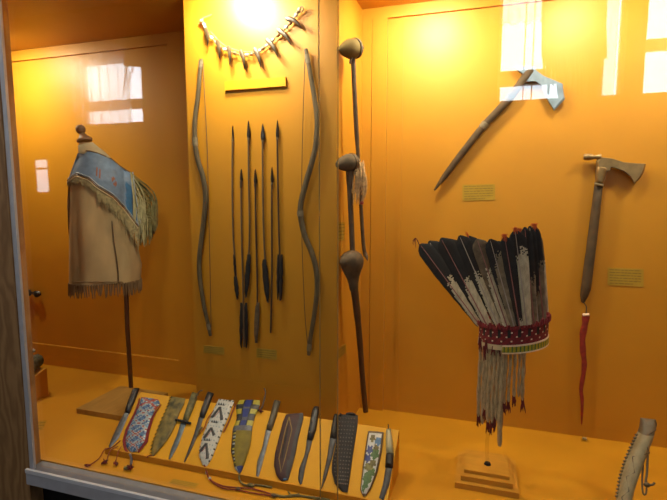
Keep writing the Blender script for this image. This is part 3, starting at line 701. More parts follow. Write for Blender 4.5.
arrow('arrow with twin dark feathers reaching lowest, leftmost of the lower points', [(242.4, 169), (242.8, 230), (244.4, 290), (245.4, 346)], 13, 1.6, 'iron', [(243, 242.6, 302, 347, 1.7), (247.4, 248, 302, 347, 1.7)], 'arrow_wood', 'feather_dark', 6)
arrow('arrow with speckled brown fletching, middle of the lower points', [(256.4, 169), (257.2, 230), (258.6, 290), (258, 342)], 16, 1.8, 'iron', [(259.2, 257.2, 302, 342, 2.5)], 'arrow_dark', 'feather_brown', 2)
arrow('arrow with bare dark shaft and no feathers, rightmost of the lower points', [(273, 167), (273, 230), (273, 280), (271.8, 332)], 17, 1.7, 'iron', [], 'arrow_dark')

# labels -----------------------------------------------------
def card(name, quad, M, label, lines=5, group=None, th=0.001, short=0.7, cm='card'):
    t = Thing(name, label, 'label', group)
    b = MB(); b.prism(quad, M, th, 0.0004); ci = t.part('card', b, cm, smooth=False)
    (ax, ay), (bx_, by), (cx, cy), (dx, dy) = quad   # tl tr br bl
    b = MB(); random.seed(int(ax))
    for k in range(lines):
        v = (k+0.7)/(lines+0.5); hgt = 0.36/(lines+0.5)
        u1 = 0.93 if k < lines-1 else short
        def P(u, v): return (lerp(lerp(ax, bx_, u), lerp(dx, cx, u), v), lerp(lerp(ay, by, u), lerp(dy, cy, u), v))
        u = 0.05
        while u < u1:
            u2 = min(u1, u+random.uniform(0.06, 0.16))
            b.prism([P(u, v-hgt/2), P(u2, v-hgt/2), P(u2, v+hgt/2), P(u, v+hgt/2)], M, 0.0003, 0.0015)
            u = u2+0.02
    t.part('printed_lines', b, 'card_ink', ci, smooth=False)
    t.done()
WM = wallmap(WALL+RECESS); G = 'caption cards in the case'
card('caption_card', [(462.5, 184.8), (495, 184), (495, 200), (462.5, 201)], WM, 'small yellowish caption card on the wall below the forked axe', 6, G)
card('caption_card', [(607.5, 267.6), (643.5, 269), (643.5, 286.8), (607.5, 285)], WM, 'small yellowish caption card on the wall right of the pipe tomahawk', 6, G)
card('caption_card', [(203.6, 345.2), (224.2, 347), (224.2, 355), (203.6, 352.8)], PM, 'small caption card on the pier below the left bow', 4, G)
card('caption_card', [(256.6, 348), (277, 350), (277, 360), (256.6, 357.6)], PM, 'small caption card on the pier below the arrows', 4, G)
def sidemap(x, y, h=0.0):
    d = ray(x, y); p = CAM+d*(PX1/d.x); p.x += h; return p
card('caption_card', [(337.6, 222), (344.5, 222), (344.6, 240), (337.6, 241.5)], sidemap, 'caption card on the side of the pier beside the clubs', 5, G)
card('caption_card', [(337.8, 349), (345.6, 343.6), (345.6, 352.6), (337.8, 360)], sidemap, 'lower caption card on the side of the pier beside the long club', 3, G)
card('caption_card', [(173, 478.6), (199.5, 483.6), (195, 488.6), (168.5, 483.2)], on_floor, 'caption card lying on the case floor before the white chevron sheath', 3, G, cm='card_clear')
card('caption_card', [(37, 421), (47, 420.4), (42.6, 430), (37, 431)], on_floor, 'caption card lying on the case floor beside the left post', 3, G, cm='card_clear')

# ================================================================ CLUBS beside the pier
def interp(P, q):
    i = min(len(P)-2, int(q*(len(P)-1))); k = q*(len(P)-1)-i
    return [lerp(a, c, k) for a, c in zip(P[i], P[i+1])]
def club_head(A, Bp, r, prof, vert=1.0):
    b = MB(); A = Vector(A); Bp = Vector(Bp); P = []; R = []
    for k in range(len(prof)): P.append(A.lerp(Bp, k/(len(prof)-1))); R.append(prof[k]*r)
    b.tube(P, R, 14); return b
egg = [0.10, 0.30, 0.52, 0.72, 0.87, 0.97, 1.0, 0.97, 0.86, 0.66, 0.38, 0.1]
t = Thing('war_club', 'long club with yellowish stone head, topmost beside the pier', 'club', 'clubs beside the pier')
b = club_head(at(337.2, 50, 1.388), at(363.6, 47.6, 1.47), 0.029, egg); hi = t.part('stone_head', b, 'stone')
b = MB(); A = at(337.2, 50, 1.388); Bp = at(363.6, 47.6, 1.47)
b.tube([A.lerp(Bp, 0.66), A.lerp(Bp, 0.74)], [0.0302, 0.0285], 14); t.part('rawhide_band', b, 'stone_grey', hi)
sh = [(353, 55, 1.44), (354.4, 90, 1.445), (356.4, 130, 1.455), (358.6, 165, 1.465), (361, 208, 1.475), (363.4, 244, 1.485), (365.4, 256, 1.49)]
b = MB(); b.tube(cat_pts([at(*p) for p in sh]), [0.0072]*10+[0.006]*15, 9); t.part('shaft', b, 'rawhide')
b = MB(); b.tube(cat_pts([at(352.6, 57, 1.43), at(350.6, 60, 1.42), at(350, 64, 1.42)]), 0.003, 6); t.part('rawhide_thong', b, 'rawhide')
b = MB(); b.tube(cat_pts([at(365, 253, 1.49), at(366.6, 257, 1.485), at(367.6, 260.5, 1.48)]), [0.007, 0.007, 0.006, 0.006, 0.005, 0.004, 0.003, 0.002, 0.001], 7); t.part('end_wrap', b, 'stone_grey')
t.done()
t = Thing('war_club', 'club with grey stone head and tan hair tassel, middle one beside the pier', 'club', 'clubs beside the pier')
A = at(336.8, 165, 1.388); Bp = at(360, 160.4, 1.455)
b = club_head(A, Bp, 0.0265, [0.3, 0.55, 0.72, 0.84, 0.93, 1.0, 1.0, 0.95, 0.85, 0.65, 0.4, 0.15]); hi = t.part('stone_head', b, 'stone_grey')
b = MB(); b.tube([A.lerp(Bp, 0.62), A.lerp(Bp, 0.74)], [0.0276, 0.0252], 14); t.part('rawhide_band', b, 'rawhide', hi)
b = MB(); b.tube(cat_pts([at(349, 166, 1.425), at(350, 195, 1.43), at(351.4, 225, 1.435), at(352.6, 252, 1.44)]), [0.0105]*3+[0.0085]*10, 9); t.part('shaft', b, 'rawhide')
b = MB(); random.seed(5)
for k in range(34):
    x = random.uniform(353, 364); y = random.uniform(160, 176); e = (x+random.uniform(-6, 5), random.uniform(184, 206)); e = (max(350.5, min(369.5, e[0])), e[1])
    b.tube(cat_pts([at(x, y, 1.44), at((x+e[0])/2+random.uniform(-1, 4), (y+e[1])/2, 1.425), at(*e, 1.43)], 3), [0.0026]*5+[0.0018, 0.0008], 5)
ti = t.part('hair_tassel', b, 'hair_tan')
b = MB(); b.ball(at(361.8, 203, 1.425), 0.006, 8); t.part('red_tip', b, 'bead_red', ti)
t.done()
t = Thing('war_club', 'long dark club with brown ball head reaching down to the floor beside the pier', 'club', 'clubs beside the pier')
b = MB()
hp_ = [(350.6, 250.6, 2.5), (350.8, 252.2, 7), (351.2, 255, 10.5), (351.6, 259, 12.4), (351.8, 264, 12.2), (352, 268, 11), (352.4, 272, 9), (352.8, 277, 6.8), (353.4, 283, 5.2), (354, 290, 4.4)]
b.tube([at(x, y, 1.424+0.0004*k) for k, (x, y, w_) in enumerate(hp_)], [w_/480*1.42*1.02 for x, y, w_ in hp_], 14)
b.tube([at(346, 262, 1.405), at(342, 262.6, 1.395), at(340, 263, 1.39)], [0.022, 0.015, 0.005], 10)
t.part('ball_head', b, 'stone_brown')
sh = [(353.2, 279, 1.43), (355.6, 300, 1.45), (358, 322, 1.47), (360.6, 352, 1.50), (362.6, 380, 1.52), (365.6, 411.5, 1.545)]
b = MB(); b.tube(cat_pts([at(*p) for p in sh]), [0.0125]*4+[0.0115]*4+[0.010]*4+[0.0092]*9, 9); t.part('shaft', b, 'club_dark')
t.done()

# ================================================================ AXES ON THE BACK WALL
t = Thing('forked_axe', 'axe with steel head and forked tail hung aslant high on the wall', 'axe')
AP = wallmap(WALL+RECESS-0.010)
hp = [(513.5, 67.6), (524, 66.4), (533.6, 66.6), (537, 71.6), (543.8, 76.4), (553, 80.2), (562.4, 84.2), (563, 92), (564.6, 99.4), (554, 111), (548.4, 102), (543.2, 92), (541.4, 86.4), (535, 81.6), (526, 82.2), (517.4, 82.8), (523.4, 75.2)]
b = MB(); b.prism(hp, AP, 0.010, 0.001, bev=0.06); t.part('steel_head', b, 'axe_steel', smooth=False)
sp = [(531, 70), (524, 79), (507, 101.5), (484, 125.5), (460, 156), (445, 176), (434.4, 190.4)]
P = [AP(x, y, 0.006) for x, y in sp]; b = MB(); b.tube(P, [0.011, 0.0125, 0.0125, 0.0118, 0.0112, 0.0100, 0.003], 12); hi = t.part('handle', b, 'axe_wood')
b = MB(); b.tube([AP(486, 123, 0.006), AP(482, 128.2, 0.006)], 0.0134, 12); t.part('collar', b, 'sinew', hi)
b = MB(); b.tube([AP(512, 94.5, 0.006), AP(508, 99.8, 0.006)], 0.0140, 12); t.part('collar', b, 'iron', hi)
t.done()
t = Thing('pipe_tomahawk', 'pipe tomahawk with brass blade and red tail hung upright on the wall', 'tomahawk')
hp = [(598, 157), (603, 157.6), (610, 158.2), (622, 162.2), (634, 163.4), (644.8, 164), (643.4, 171), (639.6, 178), (634, 183.8), (630, 177), (624, 172), (616, 168.6), (608.6, 167.2), (608, 171), (596, 170.6), (595.6, 162)]
b = MB(); b.prism(hp, AP, 0.016, 0.001, bev=0.08); hd = t.part('blade_head', b, 'old_brass', smooth=False)
b = MB(); b.tube([AP(x, 157.3, 0.010) for x in (583, 584.5, 589, 592, 593.2, 596.4, 600)], [0.0085, 0.0105, 0.0105, 0.0085, 0.006, 0.0075, 0.010], 12); t.part('pipe_bowl', b, 'old_brass', hd)
b = MB(); b.panel([(595.8, 164), (594.6, 184)], [(608.2, 166), (602.6, 185.6)], AP, 0.020, 8, 6); t.part('socket', b, 'old_brass', hd)
b = MB(); b.panel([(594.2, 184), (587, 240), (580.4, 290), (579.8, 297), (581, 302)], [(602.6, 185.6), (596.6, 240), (590.4, 290), (587, 298), (584, 303)], AP, 0.019, 8, 16, rim=0.35); hi = t.part('handle', b, 'axe_wood')
b = MB(); b.panel([(594.4, 182.4), (594, 186)], [(603.2, 183.8), (602.8, 187.4)], AP, 0.0215, 8, 3); t.part('collar', b, 'sinew', hi)
b = MB(); b.tube(cat_pts([AP(583, 302, 0.008), AP(585.8, 306, 0.008), AP(585.6, 313, 0.008)]), 0.0018, 6); t.part('thong', b, 'cord_dark')
b = MB(); b.tube([AP(582.4, 314.4, 0.008), AP(588.6, 314, 0.008)], 0.0048, 8); t.part('bead_band', b, 'bead_shell')
tp = [(585.6, 315), (584.6, 324), (582.2, 336), (582.6, 350), (584, 362), (583, 374), (580.8, 388), (581.8, 400), (581.6, 412), (581.2, 424)]
P = cat_pts([AP(x, y, 0.007) for x, y in tp]); n = len(P)
b = MB(); b.tube(P, [0.0098*(1-k/(n-1))**0.55+0.0008+0.0012*math.sin(k*1.2)*(1-k/n) for k in range(n)], 8, flat=0.45, flatdir=(0, 1, 0)); t.part('red_tail', b, 'tail_red')
t.done()
# acrylic foot
c = on_floor(584.5, 439.5, 0.004)
t = Thing('acrylic_block', 'tiny clear block on the case floor below the red tail', 'block')
b = MB(); b.box(c.x-0.010, c.x+0.010, c.y-0.010, c.y+0.008, FLOOR, FLOOR+0.006); bi = t.part('foot', b, 'acrylic', smooth=False)
b = MB(); b.box(c.x-0.006, c.x+0.006, c.y-0.005, c.y+0.004, FLOOR+0.0062, FLOOR+0.010); t.part('cap', b, 'bone', smooth=False)
t.done()

# ================================================================ ANTLER HANDLE at the right
t = Thing('antler_handle', 'carved antler handle with notched edge standing in the right corner', 'antler handle')
low = on_floor(610, 545)
def AM(x, y, h=0.0):
    q = (y-417)/(545-417); Y = lerp(1.36, low.y+0.012, q); p = at(x, y, Y); p.y -= h; return p
L = [(640.2, 417.6), (639, 428), (631.8, 443), (624.4, 460), (619.4, 477), (616.6, 495), (611, 520), (604, 544)]; R = [(655.6, 419.4), (656.6, 424), (649.8, 443), (640.4, 467.6), (634, 486), (630.6, 500), (626, 522), (620, 546)]
b = MB(); b.panel(L, R, AM, 0.026, 10, 30, lambda u, v: 1 if v < 0.10 else 0, h0=0); bi = t.part('handle_body', b, ['antler', 'antler_dark'])
b = MB()
for k in range(19):
    q = (k+2)/21*4.2; i = int(q)+0; f_ = q-i; a = L[min(i+1, 6)]; c = L[min(i+2, 7)]
    x = lerp(a[0], c[0], f_); y = lerp(a[1], c[1], f_)
    if y > 505: break
    b.tube([AM(x+1.2, y, 0.006), AM(x-2.4, y-0.8, 0.008)], [0.0040, 0.0016], 5)
t.part('notched_edge', b, 'antler_dark', bi)
b = MB(); zz = [(653, 425), (640.5, 434), (646.5, 448), (630, 452.5), (631.5, 467), (624, 472), (626, 485), (619.5, 492), (622, 505)]
b.tube([AM(x, y, 0.0255 if k % 2 == 0 else 0.021) for k, (x, y) in enumerate(zz)], 0.0012, 5); t.part('engraved_line', b, 'engraved', bi)
b = MB()
b.tube(cat_pts([AM(648, 440, 0.006), AM(646.4, 455, 0.010), AM(645.4, 470, 0.012), AM(644.4, 481, 0.012), AM(650.6, 482, 0.012), AM(653, 480, 0.012)]), 0.0026, 6)
b.tube(cat_pts([AM(641.6, 462, 0.012), AM(640.6, 478, 0.012), AM(641.6, 490.5, 0.012), AM(644.6, 490, 0.012), AM(645, 478, 0.012)]), 0.0022, 6)
b.ball(AM(645.4, 482, 0.012), 0.006, 8, sc=(1.3, 1, 1))
t.part('wrist_thong', b, 'antler_dark')
t.done()

# ================================================================ LEFT WEDGE with mossy stone
wx1 = -1.668; wy1 = 1.432
zt = None
d = ray(47.6, 368); zt = (CAM+d*(wx1/d.x)).z
d = ray(33, 377.5); q = CAM+d*(wx1/d.x); sl = (zt-q.z)/((CAM+ray(47.6, 368)*(wx1/ray(47.6, 368).x)).y-q.y)
wy0 = 1.20; zf = max(FLOOR+0.01, zt-sl*(wy1-wy0))
b = MB(); prof = [(wy0, FLOOR), (wy0, zf), (wy1, zt), (wy1, FLOOR)]
b.loft([[Vector((x, y, z)) for y, z in prof] for x in (-2.15, wx1)]); single('display_wedge', b, 'orange_paint', 'orange sloping wedge on the case floor behind the left post', 'display board', smooth=False)
wm = Vector((0, -(zt-zf), wy1-wy0)).normalized()
def WD(x, y, h=0.0):
    d = ray(x, y); p0 = Vector((0, wy1, zt)); return CAM+d*((p0-CAM).dot(wm)/d.dot(wm))+wm*h
t = Thing('stone_axe_head', 'grey-green stone lump on the wedge behind the left post', 'stone')
b = MB(); P = [WD(26, 380, 0.022), WD(29, 374, 0.025), WD(34, 369, 0.026), WD(39, 366, 0.025), WD(42.4, 364, 0.022)]
b.tube(cat_pts(P, 3), [0.014, 0.022, 0.026, 0.028, 0.0285, 0.0288, 0.0288, 0.0285, 0.028, 0.027, 0.026, 0.022, 0.012], 12); hi = t.part('stone_body', b, 'moss_stone')
b = MB(); b.ball(WD(34, 357.5, 0.032), 0.012, 8, sc=(1.3, 1, 0.8)); t.part('pale_patch', b, 'bead_pale', hi)
t.done()
# dark metal piece on the wall by the post
t = Thing('metal_ornament', 'small dark metal ornament with a pale tip, hung at far left by the post', 'ornament')
Mo = wallmap(WALL+RECESS)
b = MB(); b.ball(Mo(32, 292, 0.02), 0.017, 10, sc=(0.9, 0.9, 1)); b.ball(Mo(40.6, 293.4, 0.02), 0.015, 10, sc=(1, 0.9, 1.05)); b.tube([Mo(28, 291, 0.02), Mo(44, 293.6, 0.02)], [0.007, 0.006], 8); bi = t.part('dark_body', b, 'iron')
b = MB(); b.ball(Mo(44, 291.6, 0.028), 0.007, 8, sc=(1.3, 0.8, 0.9)); t.part('pale_tip', b, 'bead_pale', bi)
b = MB(); b.tube([Mo(36, 292, 0.02), Mo(36, 291, 0)], 0.003, 6); t.part('wall_pin', b, 'iron')
t.done()

# ================================================================ FEATHER HEADDRESS
HY = 1.375; HX = 0.026
t = Thing('wooden_plinth', 'two-step wooden plinth under the feather headdress', 'plinth')
b = MB(); b.box(HX-0.083, HX+0.083, 1.29, 1.46, FLOOR, FLOOR+0.016); t.part('lower_step', b, 'orange_plinth', smooth=False)
b = MB(); b.box(HX-0.068, HX+0.068, 1.305, 1.445, FLOOR+0.0162, FLOOR+0.030); t.part('upper_step', b, 'orange_plinth', smooth=False)
b = MB(); b.box(HX-0.060, HX+0.060, 1.322, 1.437, FLOOR+0.0302, FLOOR+0.040); t.part('top_slab', b, 'orange_plinth', smooth=False)
t.done()
t = Thing('acrylic_rod', 'clear rod with small dark foot rising from the wooden plinth', 'stand')
pz = FLOOR+0.0405; pf = on_floor(487.5, 464, 0.041)
topz = at(500, 335, HY).z
b = MB(); b.tube([Vector((pf.x, pf.y, pz)), Vector((pf.x, pf.y, pz+0.005))], [0.010, 0.008], 12); t.part('foot', b, 'iron')
ctr = at(513, 331, HY)
b = MB(); b.tube(cat_pts([Vector((pf.x, pf.y, pz+0.005)), Vector((pf.x, pf.y, pz+0.10)), Vector((ctr.x, HY, ctr.z-0.12)), Vector((ctr.x, HY, ctr.z-0.015))]), 0.005, 8); t.part('clear_rod', b, 'acrylic')
t.done()

t = Thing('feather_headdress', 'fan-shaped feather headdress with red dotted band and hanging white tails', 'headdress')
# the head ring, seen from the side: ellipse, axes from the band's ends
ra = (at(548.6, 325, HY).x-at(479, 325, HY).x)/2; cxr = (at(548.6, 325, HY).x+at(479, 325, HY).x)/2; rb = ra*0.8
def ringpt(ph, z, k=1.0): return Vector((cxr+ra*k*math.cos(ph), HY+rb*k*math.sin(ph), z))
def ring_band(top, bot, k0, k1, fn, nseg=72, rows=8, ph0=0, ph1=2*math.pi, thick=0.004):
    b = MB(); closed = abs(ph1-ph0-2*math.pi) < 1e-6; vs = []; fs = []; ms = []
    for i in range(nseg+1):
        ph = lerp(ph0, ph1, i/nseg)
        for j in range(rows+1): vs.append(ringpt(ph, lerp(bot(ph), top(ph), j/rows), lerp(k0, k1, j/rows)))
        for j in range(rows+1):
            p = ringpt(ph, lerp(bot(ph), top(ph), j/rows), lerp(k0, k1, j/rows)-thick/ra); vs.append(p)
    R = 2*(rows+1)
    for i in range(nseg):
        a = i*R; c = (i+1)*R
        for j in range(rows): fs.append((a+j, c+j, c+j+1, a+j+1)); ms.append(fn(i, j))
        for j in range(rows): fs.append((a+rows+1+j, a+rows+2+j, c+rows+2+j, c+rows+1+j)); ms.append(fn(i, j))
        fs.append((a, a+rows+1, c+rows+1, c)); ms.append(fn(i, 0)); fs.append((a+rows, c+rows, c+2*rows+1, a+2*rows+1)); ms.append(fn(i, rows-1))
    b.add(vs, fs, ms); return b
zl = at(480, 322, HY-rb*0.1).z; zrr = at(547, 319, HY-rb*0.1).z
def ztop(ph): return lerp(at(480, 322, HY).z, at(547, 317, HY).z, (math.cos(ph)+1)/2) + 0.004*math.sin(ph)
def zbot(ph): return ztop(ph)-0.046
def f_red(i, j):
    if i % 6 == 1 and j in (2, 8): return 1
    if i % 6 == 4 and j == 5: return 1
    return 2 if i % 6 in (0, 5) and j > 4 else (3 if (i*7+j*3) % 5 == 0 else 0)
b = ring_band(ztop, zbot, 1.0, 1.0, f_red, 132, 12); t.part('dotted_band', b, ['cloth_red', 'bead_shell', 'stud_leather', 'plume_maroon'])
b = MB(); random.seed(11)
for k in range(64):
    ph = k/64*2*math.pi; p = ringpt(ph, ztop(ph)-0.004, 1.02); q = ringpt(ph+random.uniform(-.05, .05), ztop(ph)+random.uniform(0.004, 0.013), 1.03)
    b.tube([p, q], [0.004, 0.0025], 5)
t.part('cloth_loops', b, 'cloth_red')
b = ring_band(lambda ph: zbot(ph)-0.0005, lambda ph: zbot(ph)-0.024, 1.03, 1.02, lambda i, j: 1 if j in (0, 5) else (2 if (i % 3 == 1 and j in (1, 2, 3, 4)) else 0), 66, 6, math.radians(-108), math.radians(30)); t.part('beaded_browband', b, ['bead_yellow', 'bead_shell', 'bead_green'])
b = ring_band(lambda ph: zbot(ph)-0.0005, lambda ph: zbot(ph)-0.014, 1.02, 1.01, lambda i, j: 0, 40, 2, math.radians(-186), math.radians(-108)); t.part('hide_edge', b, 'hide_pale')
# feathers : (tip, base, halfwidth px, Y offset of base, Y offset of tip, dark share, hue, tuft)
FE = [((420, 244), (480, 325), 8.5, 0.00, 0.03, 0.46, 0, 'wisp'), ((429, 241), (482, 325), 8.5, 0.03, 0.06, 0.66, 0, None), ((441, 238), (487, 325), 9.0, -0.03, 0.0, 0.50, 0, None), ((449, 239), (491, 325), 8.0, 0.05, 0.07, 0.66, 0, None),
      ((459.5, 235.5), (498, 325), 8.5, -0.05, -0.02, 0.44, 0, None), ((468.5, 236), (502, 325), 8.0, 0.06, 0.07, 0.70, 0, 'small'), ((477, 239), (507, 326), 9.0, -0.065, -0.045, 0.36, 3, None), ((490, 239), (514, 326), 8.5, -0.075, -0.06, 0.24, 4, None),
      ((498, 241), (517, 325), 7.5, 0.06, 0.07, 0.8, 0, None), ((504.5, 236), (519.5, 326), 7.0, -0.078, -0.064, 0.95, 0, 'red'), ((515, 230), (527, 325), 9.0, -0.070, -0.06, 0.24, 1, 'red'), ((524.6, 227), (534, 324), 6.5, -0.055, -0.045, 0.55, 2, None),
      ((520, 231), (530, 324), 7.0, 0.05, 0.05, 0.6, 0, 'red'), ((529.5, 226), (538, 323), 5.5, -0.03, -0.02, 0.7, 2, None), ((534, 225.5), (543.5, 321), 5.5, -0.01, 0.0, 0.42, 2, 'red'), ((537.4, 233), (547, 320), 4.2, 0.03, 0.03, 0.34, 3, None)]
HUE = [('feather_dark', 'feather_white'), ('feather_dark', 'feather_white'), ('feather_dark', 'feather_mixed'), ('feather_brown', 'feather_white'), ('feather_dark', 'feather_mixed')]
for idx, (tip, base, hw, yb, yt, dk, hue, tf) in enumerate(FE):
    random.seed(idx)
    def FM(x, y, h=0.0, tip=tip, base=base, yb=yb, yt=yt):
        q = max(0, min(1.1, (base[1]-y)/(base[1]-tip[1]))); p = at(x, y, HY+lerp(yb, yt, q)); p.y -= h; return p
    d = Vector((base[0]-tip[0], base[1]-tip[1])); dn = Vector((d.y, -d.x)).normalized()
    Lp = []; Rp = []; n = 22
    for k in range(n+1):
        q = k/n
        w_ = hw*min(1, 0.14+(q/0.11)**0.55)*(1-0.52*max(0, q-0.35)/0.65)
        x = tip[0]+d.x*q; y = tip[1]+d.y*q; j = 0.5*math.sin(k*1.9+idx*2)*(0.4+q)
        Lp.append((x+dn.x*-(w_*0.85+j*0.4), y+dn.y*-(w_*0.85+j*0.4))); Rp.append((x+dn.x*(w_*1.1), y+dn.y*(w_*1.1)))
    if Lp[5][0] > Rp[5][0]: Lp, Rp = Rp, Lp
    b = MB(); cut = [dk+random.uniform(-0.035, 0.035)+0.55*(1-k/11)**5 for k in range(12)]; flk = [[random.random() for _ in range(12)] for _ in range(80)]
    b.panel(Lp, Rp, FM, 0.0030, 12, 80, lambda u, v: 0 if v+0.10*(flk[min(79, int(v*80))][min(11, int(u*12))]-0.5)+0.012*math.sin(u*9+idx) < cut[min(11, int(u*12))] else 1, h0=0, rim=0.3)
    fi = t.part('feather', b, list(HUE[hue]))
    b = MB(); b.tube([FM(lerp(tip[0], base[0], q), lerp(tip[1], base[1], q), 0.0032) for q in (0.02, 0.25, 0.5, 0.75, 1.0)], [0.0007, 0.0011, 0.0014, 0.0017, 0.002], 6)
    t.part('quill', b, 'quill_red' if idx % 3 != 1 else 'quill', fi)
    if tf:
        b = MB(); c = FM(tip[0], tip[1]+2, 0.003)
        m = {'wisp': 5, 'small': 5, 'red': 12}[tf]
        for k in range(m):
            if tf == 'wisp': e = (tip[0]-random.uniform(2, 8), tip[1]+random.uniform(-6, 4)); mid = (tip[0]-4, tip[1]-6)
            else: e = (tip[0]+random.uniform(-4, 4), tip[1]-random.uniform(1, 5)); mid = ((tip[0]+e[0])/2+random.uniform(-1, 1), tip[1]-2)
            if tf == 'red': e = (e[0], e[1]+random.choice((0, 3, 8)))
            b.tube(cat_pts([c, FM(*mid, 0.004), FM(*e, 0.005)], 3), [0.0014, 0.0014, 0.0013, 0.0012, 0.001, 0.0008, 0.0005], 5)
        t.part('plume_tuft', b, 'plume_maroon' if tf == 'wisp' else 'plume_red', fi)
# hanging tails
TA = [(480.5, 341, 478.4, 417, 2.2, 'm'), (484, 342, 482.4, 424, 2.0, None), (487.6, 343, 484.6, 411, 1.9, 'm'), (490.6, 344, 488, 423, 2.4, 'm'), (494.6, 345, 492, 424, 2.2, 't'), (498.4, 346, 495.8, 420, 2.0, 't'), (502.4, 347, 499.6, 446, 3.1, None),
      (506.4, 348, 504.2, 405, 1.6, 'm'), (510.6, 349, 508.4, 403, 1.7, 'm'), (515, 350, 514, 398, 1.7, 'm'), (519.4, 350, 518.6, 397, 1.4, None), (523.4, 350, 522.4, 401, 2.2, 't')]
for k, (x0, y0, x1, y1, w_, tf) in enumerate(TA):
    random.seed(k+40); yo = HY-rb*0.75*math.sin(math.pi*(0.15+0.6*k/12))
    ym = (y0+y1)/2
    P = cat_pts([at(x0, y0-3, yo), at(lerp(x0, x1, .3)+0.4, lerp(y0, y1, .3), yo), at(lerp(x0, x1, .65)-0.4, lerp(y0, y1, .65), yo), at(x1, y1, yo)])
    rr = [w_/480*1.45*0.88*(0.9+0.18*math.sin(j*1.7+k)) for j in range(len(P))]; rr[-1] *= 0.5
    b = MB(); b.tube(P, rr, 8); ti = t.part('hanging_tail', b, 'ermine')
    if tf:
        b = MB()
        for q in range(9 if tf == 'm' else 4):
            e = (x1+random.uniform(-2.4, 2.4)*(1 if tf == 'm' else 1.5), y1+random.uniform(8, 14) if tf == 't' else y1+random.uniform(4, 11))
            b.tube([at(x1+random.uniform(-1, 1), y1-3, yo), at((x1+e[0])/2+random.uniform(-1, 1), (y1+e[1])/2, yo-0.003), at(*e, yo)], [0.0024, 0.0022, 0.0007], 5)
        t.part('tail_tuft', b, 'plume_maroon', ti)
b = MB()
for (x, y) in ((480, 338), (486, 340), (484, 346), (493, 346), (499, 345)):
    for q in range(4): b.tube([at(x, y, HY-rb*0.8), at(x+random.uniform(-2, 2), y+random.uniform(4, 16), HY-rb*0.83)], [0.003, 0.001], 5)
t.part('red_tassels', b, 'plume_maroon')
t.done()

# ================================================================ HIDE SHIRT ON ITS STAND
SY = 1.47
t = Thing('garment_stand', 'wooden stand with ball finial holding up the hide garment', 'stand')
fl_ = on_floor(77, 415.4); fb = on_floor(110.5, 391.5, 0.018)
b = MB(); b.box(-1.425, -1.190, 1.335, 1.56, FLOOR, FLOOR+0.019); t.part('base_plate', b, 'base_wood', smooth=False)
ft = on_floor(131, 387, 0.019)
b = MB(); b.tube(cat_pts([Vector((ft.x, ft.y, FLOOR+0.018)), at(127.5, 330, 1.49), at(123, 270, 1.48), at(98, 180, SY), at(84, 145, SY)]), 0.0088, 10); t.part('pole', b, 'pole_wood')
b = MB(); b.ball(at(80.6, 129.4, SY), 0.0178, 14); fi = t.part('ball_finial', b, 'walnut')
b = MB()
c0 = at(82.0, 133.5, SY); c1 = at(83.4, 136.5, SY); c2 = at(84.4, 139.4, SY)
b.tube([c0, c1, c2, at(84.8, 141.2, SY)], [0.009, 0.015, 0.0275, 0.0275], 16); t.part('neck_cap', b, 'walnut')
t.done()

GC = at(105, 230, SY); GN = Vector((GC.x, GC.y, 0)).normalized(); GE = Vector((GN.y, -GN.x, 0))   # the garment faces the room, turned towards the viewer
def gat(x, y, Y):
    d = ray(x, y); return CAM+d*((GC+GN*(Y-SY)-CAM).dot(GN)/d.dot(GN))
t = Thing('hide_garment', 'tan hide garment with blue beaded yoke and long fringes on a stand', 'garment')
def body_ring(y, xl, xr, dep, n=40, fold=0.0):
    a = gat(xl, y, SY); c = gat(xr, y, SY); mid_ = (a+c)/2; mid_.z = a.z; r = (c-a).length/2; R = []
    for k in range(n):
        ph = 2*math.pi*k/n; f = 1+fold*(0.05*math.sin(6*ph+1)+0.03*math.sin(11*ph))
        R.append(mid_+GE*(r*math.cos(ph)*(1 if abs(math.cos(ph)) > .8 else f))+GN*(dep*math.sin(ph)*f))
    return R
rows = [(143, 79, 93, .030, 0), (150, 79, 104, .034, 0), (158, 78.6, 112, .042, 0), (168, 74, 122, .055, 0), (180, 70, 127, .066, 0), (195, 69.4, 127, .07, .5), (215, 69, 126.5, .072, .9), (232, 69, 130, .076, 1), (250, 69, 138, .080, 1), (268, 69, 142, .083, 1), (284, 69, 141, .085, 1)]
b = MB(); b.loft([body_ring(y, xl, xr, d_, 40, fo) for (y, xl, xr, d_, fo) in rows], cap=False)
bd = t.part('hide_body', b, 'hide_tan')
def frontY(x, y):
    """depth of the garment's front at a picture point"""
    for (a, c) in zip(rows, rows[1:]):
        if a[0] <= y <= c[0]:
            q = (y-a[0])/(c[0]-a[0]); xl = lerp(a[1], c[1], q); xr = lerp(a[2], c[2], q); d_ = lerp(a[3], c[3], q); break
    else: xl, xr, d_ = rows[-1][1:4]
    u = max(-1, min(1, (x-(xl+xr)/2)/((xr-xl)/2))); return SY-d_*math.sqrt(1-u*u)
# hem fringe
b = MB(); random.seed(21)
hem = body_ring(283, 69, 141, .086, 90, 1)
for p in hem:
    L_ = random.uniform(0.040, 0.056); e = p+Vector((random.uniform(-.006, .006), random.uniform(-.004, .002), -L_))
    b.tube([p, (p+e)/2, e], [0.0042, 0.004, 0.0016], 5, flat=0.5)
t.part('hem_fringe', b, 'hide_brown', bd)
b = MB(); b.tube(cat_pts([gat(x, y, frontY(x, y)-0.003) for x, y in ((112, 221), (113.6, 240), (116.4, 258), (118, 272), (118.4, 283))]), 0.0022, 6); t.part('side_seam', b, 'rawhide', bd)
b = MB(); hs = [gat(x, 282-0.2*math.sin(x), frontY(x, 282)-0.004) for x in range(72, 140, 4)]; b.tube(hs, 0.0022, 6); t.part('hem_stitching', b, 'hide_brown', bd)
